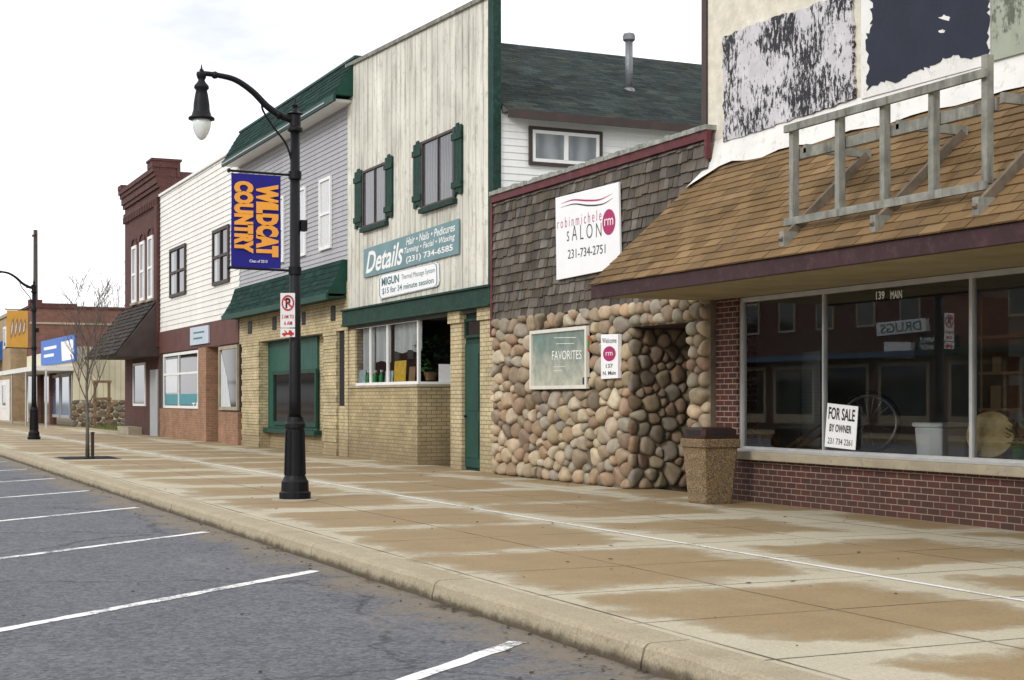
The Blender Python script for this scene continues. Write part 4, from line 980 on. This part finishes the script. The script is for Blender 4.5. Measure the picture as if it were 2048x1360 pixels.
def cgrey():
    k = rnd.uniform(.55,1.3); return (.055*k,.048*k,.044*k)
mb = MB(); shingles(mb, (9.16,y0a,2.93), (0,1,0), y1a-y0a, sl2, n2, 2.45, .3, .2, .035, cgrey, .03, .35); build(mb, 'awning_shakes', M['shake'], AW, recalc=False)
build(MB().slab([(9.2,y0a-.03,2.86),(10.69,y0a-.03,2.86),(10.69,y0a-.03,4.86),(9.2,y0a-.03,2.93)], (0,.028,0)), 'awning_end', M['brown_trim'], AW)
y0,y1,z0,z1 = R4(268,292,726,812); window(B, FX, y0,y1,z0,z1, M['white'], M['pane_dark'], .09, .05, name='shop_window')
build(MB().box(FX-.04,FX-.002,Yx(318)+.1,Yx(302),.0,2.4), 'door', M['grey_door'], B)
build(MB().box(FX-.5,FX-.003,yb_-3.6,yb_-1.2,.001,.28), 'stone_step', M['concrete'], B)

# ================================================================ BLUE SHOP, FAR ROW
YB0 = 75.0
B = thing('blue_front_shop', 'low shop with bright blue sign panel and flat canopy beyond the side yard', 'shop', (FX, 82, 0))
mb = MB(); mb.box(FX,17,YB0,94,-.05,3.9); build(mb, 'wall', M['pale_board'], B)
mb = MB(); x = FX+.02
while x < 16.9: mb.box(x,x+.26,YB0-.03,YB0-.002,1.3,3.9); x += .28
build(mb, 'board_cladding', M['pale_board'], B)
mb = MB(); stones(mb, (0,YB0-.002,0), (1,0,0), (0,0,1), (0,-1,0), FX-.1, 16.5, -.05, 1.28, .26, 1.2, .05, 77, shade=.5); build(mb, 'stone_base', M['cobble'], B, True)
q = Q(FX-.12,(82,683),(149,668),(149,722),(82,731)); build(MB().slab(q, (.11,0,0)), 'sign_panel', M['blue'], B)
build(MB().slab(Q(FX-.125,(122,684),(146,678),(147,718),(124,722)), (.004,0,0)), 'white_patch', M['sign_white'], B)
for v0, u1 in ((.6,.5),(.3,.42)): build(MB().face([v_+WX*.004 for v_ in sub(q,.1,u1,v0,v0+.12)]), 'sign_strip', M['sign_white'], B)
build(MB().box(8.9,FX-.002,YB0-.1,94.5,2.72,2.95), 'canopy', M['white_old'], B)
for p_ in (24, 52, 92): yy = Yx(p_, 9.0); build(MB().tube([(9.0,yy,0),(9.0,yy,2.72)], .05, 8), 'canopy_post', M['alu'], B)
mb = MB(); mb.box(FX-.03,FX-.002,YB0+.3,93,0,2.7); build(mb, 'shopfront', M['pane_dark'], B)
for (a,b2,c2,d2) in ((106,122,752,840),(124,142,752,842)):
    y0,y1,z0,z1 = R4(a,b2,c2,d2); window(B, FX-.031, y0,y1,.4,2.6, M['lap_grey'], M['pane_blue'], .15, .05)
for p_ in (80, 104): yy = Yx(p_, FX-.06); build(MB().box(FX-.2,FX-.032,yy-.25,yy+.25,0,2.7), 'pillar', M['brick_far'], B)

B = thing('parapet_brick_building', 'red brick building with stepped parapet rising behind the blue shop', 'building', (11.2, 103, 0))
build(MB().box(11.2,19.5,96.5,110,-.05,7.0), 'wall', M['brick_far'], B)
mb = MB(); mb.box(11.1,19.6,96.4,110,7.002,7.15); mb.box(11.12,11.9,96.42,97.2,7.152,7.5); mb.box(11.91,14.0,96.45,96.9,7.153,7.3); build(mb, 'coping', M['brick_old'], B)
build(MB().box(11.15,19.55,96.44,96.497,6.0,6.12), 'stone_band', M['concrete'], B)
B = thing('yellow_brick_building', 'tan brick corner building with blue awning at the left edge of the street', 'building', (10.7, 118, 0))
ya = 98.2
mb = MB(); mb.box(10.2,11.19,ya,110,-.05,6.6); mb.box(10.2,20,110.01,140,-.05,6.6); build(mb, 'wall', M['brick_yellow'], B)
build(MB().box(10.1,11.19,ya-.05,140,6.602,6.8), 'coping', M['concrete'], B)
mb = MB(); mb.slab([(8.9,103,3.9),(10.19,103,3.9),(10.19,103,5.2),(8.9,103,4.2)], (0,14,0)); build(mb, 'awning', M['blue'], B)
build(MB().box(10.16,10.198,ya+.3,139,0,2.6), 'shopfront', M['white_old'], B)
for yy in (100,104,108.5,113,118): window(B, 10.16, yy,yy+2.6,.8,2.4, M['white'], M['pane_dark'], .15, .05, name='shop_window')
for yy in (100.5,106,112): window(B, 10.199, yy,yy+1.6,4.6,6.0, M['white'], M['pane_dark'], .15, .05)

# ================================================================ STREET FURNITURE
P = aZ(590,1000)
def lamp(loc):
    lx, ly = loc.x, loc.y
    T = thing('street_lamp', 'black cast iron street lamp in the foreground carrying the blue banner', 'street lamp', (lx,ly,0), 'street lamps along the kerb')
    build(MB().lathe((lx,ly,0), [(.30,.0),(.30,.012),(.28,.02)], 28), 'footing', M['concrete'], T)
    mb = MB(); prof = [(.205,.02),(.205,.10),(.18,.12),(.175,.24),(.155,.27),(.135,.32),(.12,.92),(.135,.94),(.135,.99),(.115,1.02),(.105,1.08)]
    mb.lathe((lx,ly,0), prof, 16)
    for k in range(8):
        a = k*PI/4; e = Vector((math.cos(a),math.sin(a),0)); c = Vector((lx,ly,0))
        mb.bar(c+e*.128+Vector((0,0,.33)), c+e*.112+Vector((0,0,.9)), .03, .03)
    build(mb, 'base', M['black_metal'], T)
    build(MB().lathe((lx,ly,0), [(.085,1.05),(.078,1.3),(.062,4.8)], 20), 'pole', M['black_metal'], T, True)
    build(MB().lathe((lx,ly,0), [(.07,4.78),(.10,4.8),(.1,4.83),(.075,4.86),(.075,5.0),(.11,5.02),(.05,5.05),(.03,5.09),(.045,5.13),(.02,5.17),(.004,5.25)], 16), 'finial', M['black_metal'], T)
    P_ = smooth_path([(lx,ly,4.94),(lx-.16,ly,4.97),(lx-.36,ly,5.08),(lx-.56,ly,5.26),(lx-.78,ly,5.39),(lx-1.0,ly,5.43),(lx-1.22,ly,5.44)], 6)
    mb = MB(); mb.tube(P_, [lerp(.05,.03,i/len(P_)) for i in range(len(P_))], 10)
    mb.lathe((lx-1.05,ly,5.43), [(.04,-.03),(.05,0),(.04,.03)], 10, (1,0,0))
    mb.lathe((lx-.22,ly,4.99), [(.055,-.03),(.065,0),(.055,.03)], 10, (1,0,.25))
    mb.tube(smooth_path([(lx-.05,ly,4.42),(lx-.12,ly,4.62),(lx-.28,ly,4.82),(lx-.42,ly,5.02),(lx-.44,ly,5.12)],6), .014, 8)
    build(mb, 'arm', M['black_metal'], T, True)
    hx = lx-1.22
    LH = build(MB().lathe((hx,ly,0), [(.004,5.55),(.012,5.5),(.03,5.475),(.02,5.46),(.06,5.45),(.066,5.42),(.055,5.38),(.04,5.35),(.055,5.32),(.09,5.28),(.095,5.25),(.07,5.22),(.085,5.15),(.10,5.05),(.105,4.97),(.125,4.90),(.165,4.875),(.165,4.85),(.12,4.845)], 22), 'lamp_head', M['black_metal'], T, True)
    build(MB().lathe((hx,ly,0), [(.112,4.855),(.12,4.81),(.112,4.75),(.088,4.68),(.052,4.62),(.02,4.595),(.004,4.59)], 20), 'globe', M['globe'], LH, True)
    for z in (4.22, 2.98):
        mb = MB(); mb.tube([(lx-.06,ly,z),(lx-.86,ly,z+.01)], .016, 8); mb.lathe((lx-.87,ly,z+.01), [(.02,-.02),(.032,0),(.02,.02)], 10, (1,0,0)); mb.lathe((lx,ly,z), [(.085,-.05),(.085,.05)], 14)
        build(mb, 'banner_arm', M['black_metal'], T)
    build(MB().box(lx+.065,lx+.15,ly-.06,ly+.06,3.5,3.64), 'outlet_box', M['black_metal'], T)
    return T
L1 = lamp(P)
def dup(root, loc, label):
    r_ = root.copy(); C.objects.link(r_); r_.location = loc; r_['label'] = label
    for ch in list(root.children):
        c = ch.copy(); C.objects.link(c); c.parent = r_
        for g in ch.children:
            d = g.copy(); C.objects.link(d); d.parent = c
    return r_
P2 = aZ(68,880); L2 = dup(L1, (P2.x,P2.y,0), 'black cast iron street lamp far down the kerb carrying the gold banner')
def banner(px, py, cm, label):
    T = thing('banner', label, 'banner', (px-.5,py,2.98))
    x0, x1, z0, z1 = px-.84, px-.19, 3.0, 4.2
    n = 12; mb = MB()
    for i in range(n):
        a = lerp(z0,z1,i/n); b = lerp(z0,z1,(i+1)/n); w = lambda z: .012*math.sin((z-z0)/(z1-z0)*PI*2)
        mb.face([(x0,py+w(a),a),(x1,py-w(a),a),(x1,py-w(b),b),(x0,py+w(b),b)])
    build(mb, 'cloth', cm, T, True)
    return T, [Vector((x0,py-.018,z1)),Vector((x1,py-.018,z1)),Vector((x1,py-.018,z0)),Vector((x0,py-.018,z0))]
T, q = banner(P.x, P.y, M['banner_blue'], 'blue vertical banner with two columns of orange lettering on the near lamp')
def rot(q): return [q[1], q[2], q[3], q[0]]
build(put(MB(), 'WILDCAT', rot(sub(q,.49,.95,.12,.90)), bold=.075), 'lettering', M['orange_ink'], T)
build(put(MB(), 'COUNTRY', rot(sub(q,.05,.44,.15,.92)), bold=.075), 'lettering', M['orange_ink'], T)
mb = MB(); put(mb, 'Class of 2013', sub(q,.36,.72,.055,.085), bold=.01); build(mb, 'small_lettering', M['white_ink'], T)
T, q = banner(P2.x, P2.y, M['banner_gold'], 'gold banner with dark claw marks on the far lamp')
for k in range(4):
    u = .18+.19*k
    build(MB().face([bil(q,u,.2+.05*k), bil(q,u+.1,.45), bil(q,u+.13,.8), bil(q,u+.02,.6)]), 'claw_mark', M['banner_blue'], T)
    build(MB().face([v_+Vector((0,-.006,0)) for v_ in (bil(q,u+.02,.3+.03*k), bil(q,u+.075,.45), bil(q,u+.1,.72), bil(q,u+.04,.58))]), 'claw_highlight', M['white_ink'], T)
ys = P.y-.10
q = [aY(561,586,ys),aY(590,586,ys),aY(590,655,ys),aY(561,655,ys)]
T = thing('parking_sign', 'white no parking sign with red circle on the near lamp pole', 'sign', q[3].lerp(q[2],.5))
build(MB().slab(q, (0,.006,0)), 'plate', M['sign_white'], T); FW = Vector((0,-.003,0))
build(put(MB(), 'P', sub(q,.34,.68,.56,.86), FW, .04), 'letter', M['black_ink'], T)
mb = MB(); ringmesh(mb, q, .5, .71, .23, .18, 2.2*.86, FW*1.6)
mb.face([bil(q,.14,.84)+FW*1.8, bil(q,.22,.87)+FW*1.8, bil(q,.86,.58)+FW*1.8, bil(q,.78,.55)+FW*1.8])
build(mb, 'prohibition_circle', M['red_ink'], T)
build(put(MB(), '2 AM TO', sub(q,.08,.92,.26,.37), FW, .02), 'lettering', M['red_ink'], T); build(put(MB(), '6 AM', sub(q,.25,.8,.07,.19), FW, .02), 'lettering', M['red_ink'], T)
q = [aY(561,657,ys),aY(590,657,ys),aY(590,674,ys),aY(561,674,ys)]
T = thing('tow_sign', 'small white tow away sign with red truck symbol under the parking sign', 'sign', q[3].lerp(q[2],.5))
build(MB().slab(q, (0,.006,0)), 'plate', M['sign_white'], T)
mb = MB()
for poly in (((.1,.25),(.5,.25),(.5,.45),(.3,.8),(.24,.75),(.36,.5),(.1,.45)),((.5,.25),(.92,.25),(.92,.5),(.8,.55),(.72,.8),(.58,.8),(.56,.55),(.5,.5))): mb.face([bil(q,a,b)+FW for a,b in poly])
for u in (.26,.72): mb.face([v_+FW*1.5 for v_ in disc(q,u,.22,.15,.55,14)])
build(mb, 'truck_symbol', M['red_ink'], T)

# ================================================================ TREES
def branches(mb, p, d, L, r, lev, rr, up=.25, minr=.004):
    n = 4; pts = [p]; q = p; dd = d.copy()
    for i in range(n):
        dd = (dd + Vector((rr.uniform(-.18,.18), rr.uniform(-.18,.18), rr.uniform(-.05,up)))*.6).normalized(); q = q + dd*(L/n); pts.append(q)
    mb.tube(pts, [lerp(r, max(r*.45,minr), i/n) for i in range(n+1)], 5, caps=False)
    if lev == 0: return
    for k in range(rr.choice((3,4,4))):
        t = rr.uniform(.3,1); i = min(int(t*n), n-1); b = pts[i].lerp(pts[i+1], t*n-i)
        a = rr.uniform(0,6.28); s_ = Vector((math.cos(a),math.sin(a),rr.uniform(.1,.9)))
        branches(mb, b, (dd*.6+s_*.6).normalized(), L*rr.uniform(.5,.72), max(r*.5,minr), lev-1, rr, up, minr)
def tree(name, label, loc, h, tr, seed, lev, trunkfrac=.4, minr=.004, nb=9, spread=.75, rise=.8):
    rr = random.Random(seed); loc = Vector(loc); T = thing(name, label, 'tree', loc)
    pts = [loc+Vector((rr.uniform(-.02,.02)*h*t*.6, rr.uniform(-.02,.02)*h*t*.6, -.05+h*.8*t)) for t in (0,.25,.5,.75,1)]
    build(MB().tube(pts, [lerp(tr,minr*1.5,(i/4)**.8) for i in range(5)], 8), 'trunk', M['bark'], T, True)
    mb = MB()
    for k in range(nb):
        t = lerp(trunkfrac, .97, k/(nb-1)); i = min(int(t*4),3); b = pts[i].lerp(pts[i+1], t*4-i)
        a = k*2.4+rr.uniform(-.4,.4); d = Vector((math.cos(a)*spread,math.sin(a)*spread,rise)).normalized()
        branches(mb, b, d, h*.32*(1.1-.55*t), tr*.42*(1.2-t), lev, rr, .35, minr)
    build(mb, 'crown', M['twig'], T); return T
P = aZ(175,916); tree('young_tree', 'bare young street tree growing from a dark grate by the kerb', P, 4.1, .05, 4, 2, .36, .0045, 15, .55, 1.0)
mb = MB(); mb.box(P.x-.62,P.x+.62,P.y-.75,P.y+.75,.0,.008)
for k in range(9): mb.box(P.x-.56,P.x+.56,P.y-.66+k*.16,P.y-.6+k*.16,.0085,.016)
tag(build(mb, 'tree_grate', M['black_metal'], base=P), 'dark iron grate around the foot of the young street tree', 'grate')
c = aZ(185,915); T = thing('tree_stake', 'short dark stake post beside the young tree trunk', 'post', c)
build(MB().box(c.x-.035,c.x+.035,c.y-.035,c.y+.035,0,.55), 'post', M['brown_trim'], T, bevel=.01); build(MB().box(c.x-.042,c.x+.042,c.y-.042,c.y+.042,.551,.575), 'cap', M['black_metal'], T)
for (px, hh, Y, sd, lb) in ((236,535,125,21,'tall bare tree behind the old brick building, right of the two far trees'),(205,590,128,23,'lower bare tree behind the parapet building, left of the two far trees')):
    b = aY(px,800,Y); zt = aY(px,hh,Y).z; tree('bare_tree', lb, (b.x,b.y,-.3), zt*1.05, .13, sd, 2, .4, .008, 9, .5, 1.0)
b = aY(71,800,112); zt = aY(71,460,112).z
T = thing('utility_pole', 'tall brown wooden utility pole rising behind the far street lamp', 'pole', (b.x,b.y,-.3))
build(MB().tube([(b.x,b.y,-.3),(b.x,b.y,zt)], [.2,.15], 10), 'pole', M['brown_trim'], T, True)
build(MB().bar((b.x-.1,b.y-.9,zt-.35),(b.x-.1,b.y+.9,zt-.35),.1,.12), 'crossarm', M['brown_trim'], T)
pts = [Vector((lerp(b.x-40,b.x,t), b.y+.2, zt-.3-2.5*math.sin(PI*t)*.5)) for t in [i/14 for i in range(15)]]+[Vector((lerp(b.x,b.x+60,t), b.y+.2, zt-.3-2.5*math.sin(PI*t)*.6)) for t in [i/14 for i in range(1,15)]]
tag(build(MB().tube(pts, .009, 4), 'overhead_wire', M['lap_grey'], base=(b.x,b.y,zt)), 'thin overhead wire strung from the wooden utility pole', 'wire')
c = aY(204,800,72); T = thing('timber_frame', 'small bare timber gate frame in front of the pale board wall', 'frame', (c.x,72,0))
xa, xb = aY(190,800,72).x, aY(218,800,72).x
for xx in (xa,xb): build(MB().box(xx-.06,xx+.06,71.94,72.06,0,2.1), 'post', M['brown_wood'], T)
for z in (.5,1.3,2.1): build(MB().box(xa-.1,xb+.1,71.9,71.94,z,z+.12), 'rail', M['brown_wood'], T)

# litter
mb = MB(); r3 = random.Random(3)
def leafbit(x, y, z, s_):
    a = r3.uniform(0,6.28); e = Vector((math.cos(a),math.sin(a),0)); g = Vector((-e.y,e.x,0)); c = Vector((x,y,z))
    mb.face([c-e*s_, c-e*s_*.2+g*s_*.5+Vector((0,0,s_*.3)), c+e*s_+Vector((0,0,s_*.2)), c-g*s_*.45])
for k in range(110): leafbit(r3.uniform(4.3,10.5), 5+r3.random()**1.5*35, .005, r3.uniform(.010,.03))
for k in range(420):
    leafbit(3.92-abs(r3.gauss(0,.22)), 4+r3.random()**1.4*30, -.134, r3.uniform(.006,.026))
for k in range(70): leafbit(r3.uniform(0,3.6), 5+r3.random()*25, -.134, r3.uniform(.01,.025))
tag(build(mb, 'leaf_litter', M['leaf'], recalc=False), 'scattered dead leaves on the pavement and along the kerb', 'leaves', kind='stuff')
mb = MB()
for k in range(2500):
    x = r3.uniform(11.0,15.5); y = r3.uniform(61.1,74.6); h_ = r3.uniform(.05,.18); a = r3.uniform(0,3.14); e = Vector((math.cos(a),math.sin(a),0))*.02
    p_ = Vector((x,y,.004)); mb.face([p_-e, p_+e, p_+Vector((r3.uniform(-.05,.05),r3.uniform(-.05,.05),h_))])
tag(build(mb, 'grass_tufts', mat('grass_blades',(.11,.14,.04),.9,.3,3,0), recalc=False), 'short grass in the side yard beyond the old brick building', 'grass', kind='stuff')

# ================================================================ OPPOSITE SIDE OF THE STREET (seen in the shop windows)
XO = -16.0
for i, (a, b2, h_, mk, lb) in enumerate(((22,44,6.2,'brick_far','red brick shop row across the street, mirrored in the display window'),(44.05,62,6.8,'brick_old','darker brick block across the street, mirrored beside it'),(62.05,90,6.4,'brick_tan','tan brick block farther along across the street'),(90.05,150,7,'brick_far','farthest red brick block across the street'))):
    B = thing('opposite_building', lb, 'building', (XO,(a+b2)/2,0))
    build(MB().box(XO-10,XO,a,b2,-.1,h_), 'wall', M[mk], B)
    build(MB().box(XO-10,XO+.25,a,b2,h_+.002,h_+.3), 'cornice', M['concrete'], B)
    y = a+1.2
    while y < b2-2.5:
        f_ = build(MB().box(XO,XO+.06,y,y+1.2,4.2,5.6), 'window', M['concrete'], B); build(MB().box(XO+.061,XO+.07,y+.1,y+1.1,4.3,5.5), 'pane', M['pane_dark'], f_)
        y += 2.7
    y = a+.7
    while y < b2-3:
        f_ = build(MB().box(XO,XO+.06,y,y+3,.3,2.75), 'shopfront', M['concrete'], B); build(MB().box(XO+.061,XO+.07,y+.15,y+2.8,.7,2.6), 'pane', M['pane_dark'], f_); y += 3.6
    build(MB().box(XO,XO+1.0,a+.4,b2-.4,2.95,3.15), 'awning', M['blue_dull'] if i == 1 else M['green_dull'], B)
def mirror_quad(pts):
    XV = 2*10.77-(XO+.2); out = []
    for px, py in pts:
        v_ = aX(px,py,XV); out.append(Vector((XO+.2, v_.y, v_.z)))
    return out
for (pts, s_, bm_, im_, lb) in ((((1910,670),(1833,674),(1835,702),(1912,698)), ('SOUR APPLE','SMOKE SHOP'), 'green', 'white_ink', 'dark green shop board across the street, mirrored in the display window'),
        (((1850,636),(1752,646),(1754,672),(1852,662)), ('DRUGS',), 'sign_white', 'teal_ink', 'white drug store board across the street, mirrored in the display window'),
        (((1822,684),(1768,684),(1768,716),(1822,716)), (), 'sign_white', 'red_ink', 'plain white board across the street under the drug store board')):
    q = mirror_quad(pts); T = thing('opposite_sign', lb, 'sign', q[3].lerp(q[2],.5))
    build(MB().slab(q, (-.19,0,0)), 'board', M[bm_], T); n = len(s_)
    for i, t in enumerate(s_): build(put(MB(), t, sub(q,.08,.92,1-(i+.88)/n,1-(i+.14)/n), (.004,0,0), .02), 'lettering', M[im_], T)

# ================================================================ CAMERA, LIGHT, WORLD
cam = bpy.data.cameras.new('camera'); co = bpy.data.objects.new('camera', cam); C.objects.link(co)
co.location = CAM; co.rotation_euler = (PI/2, 0, -TH); cam.sensor_fit = 'HORIZONTAL'; cam.sensor_width = 36; cam.lens = 36*f/2048
cam.shift_y = (HY-680)/2048; cam.clip_end = 3000; scene.camera = co
sd = Vector((-.72,-.36,.47)).normalized()
sun = bpy.data.lights.new('sun', 'SUN'); sun.energy = 1.5; sun.angle = math.radians(14); sun.color = (1,.97,.92)
so = bpy.data.objects.new('sun', sun); C.objects.link(so); so.rotation_euler = (-sd).to_track_quat('-Z','Y').to_euler()
w = bpy.data.worlds.new('World'); scene.world = w; w.use_nodes = True; nt = w.node_tree; bg = nt.nodes['Background']
sky = nd(nt, 'ShaderNodeTexSky'); sky.sky_type = 'NISHITA'; sky.sun_disc = False; sky.sun_elevation = math.asin(sd.z); sky.sun_rotation = math.atan2(sd.x, sd.y)
tc = nd(nt, 'ShaderNodeTexCoord').outputs['Generated']
n1 = nz(nt, vscale(nt, tc, (1,1,2.6)), 3.0, 7, .55)
cl = mixc(nt, sstep(nt, n1, .32, .54), (8.8,9.2,9.9), (15.5,15.5,15.8))
c = mixc(nt, .96, sky.outputs[0], cl)
nt.links.new(c, bg.inputs['Color']); bg.inputs['Strength'].default_value = .1
scene.view_settings.view_transform = 'Standard'; scene.view_settings.look = 'None'; scene.view_settings.exposure = 0
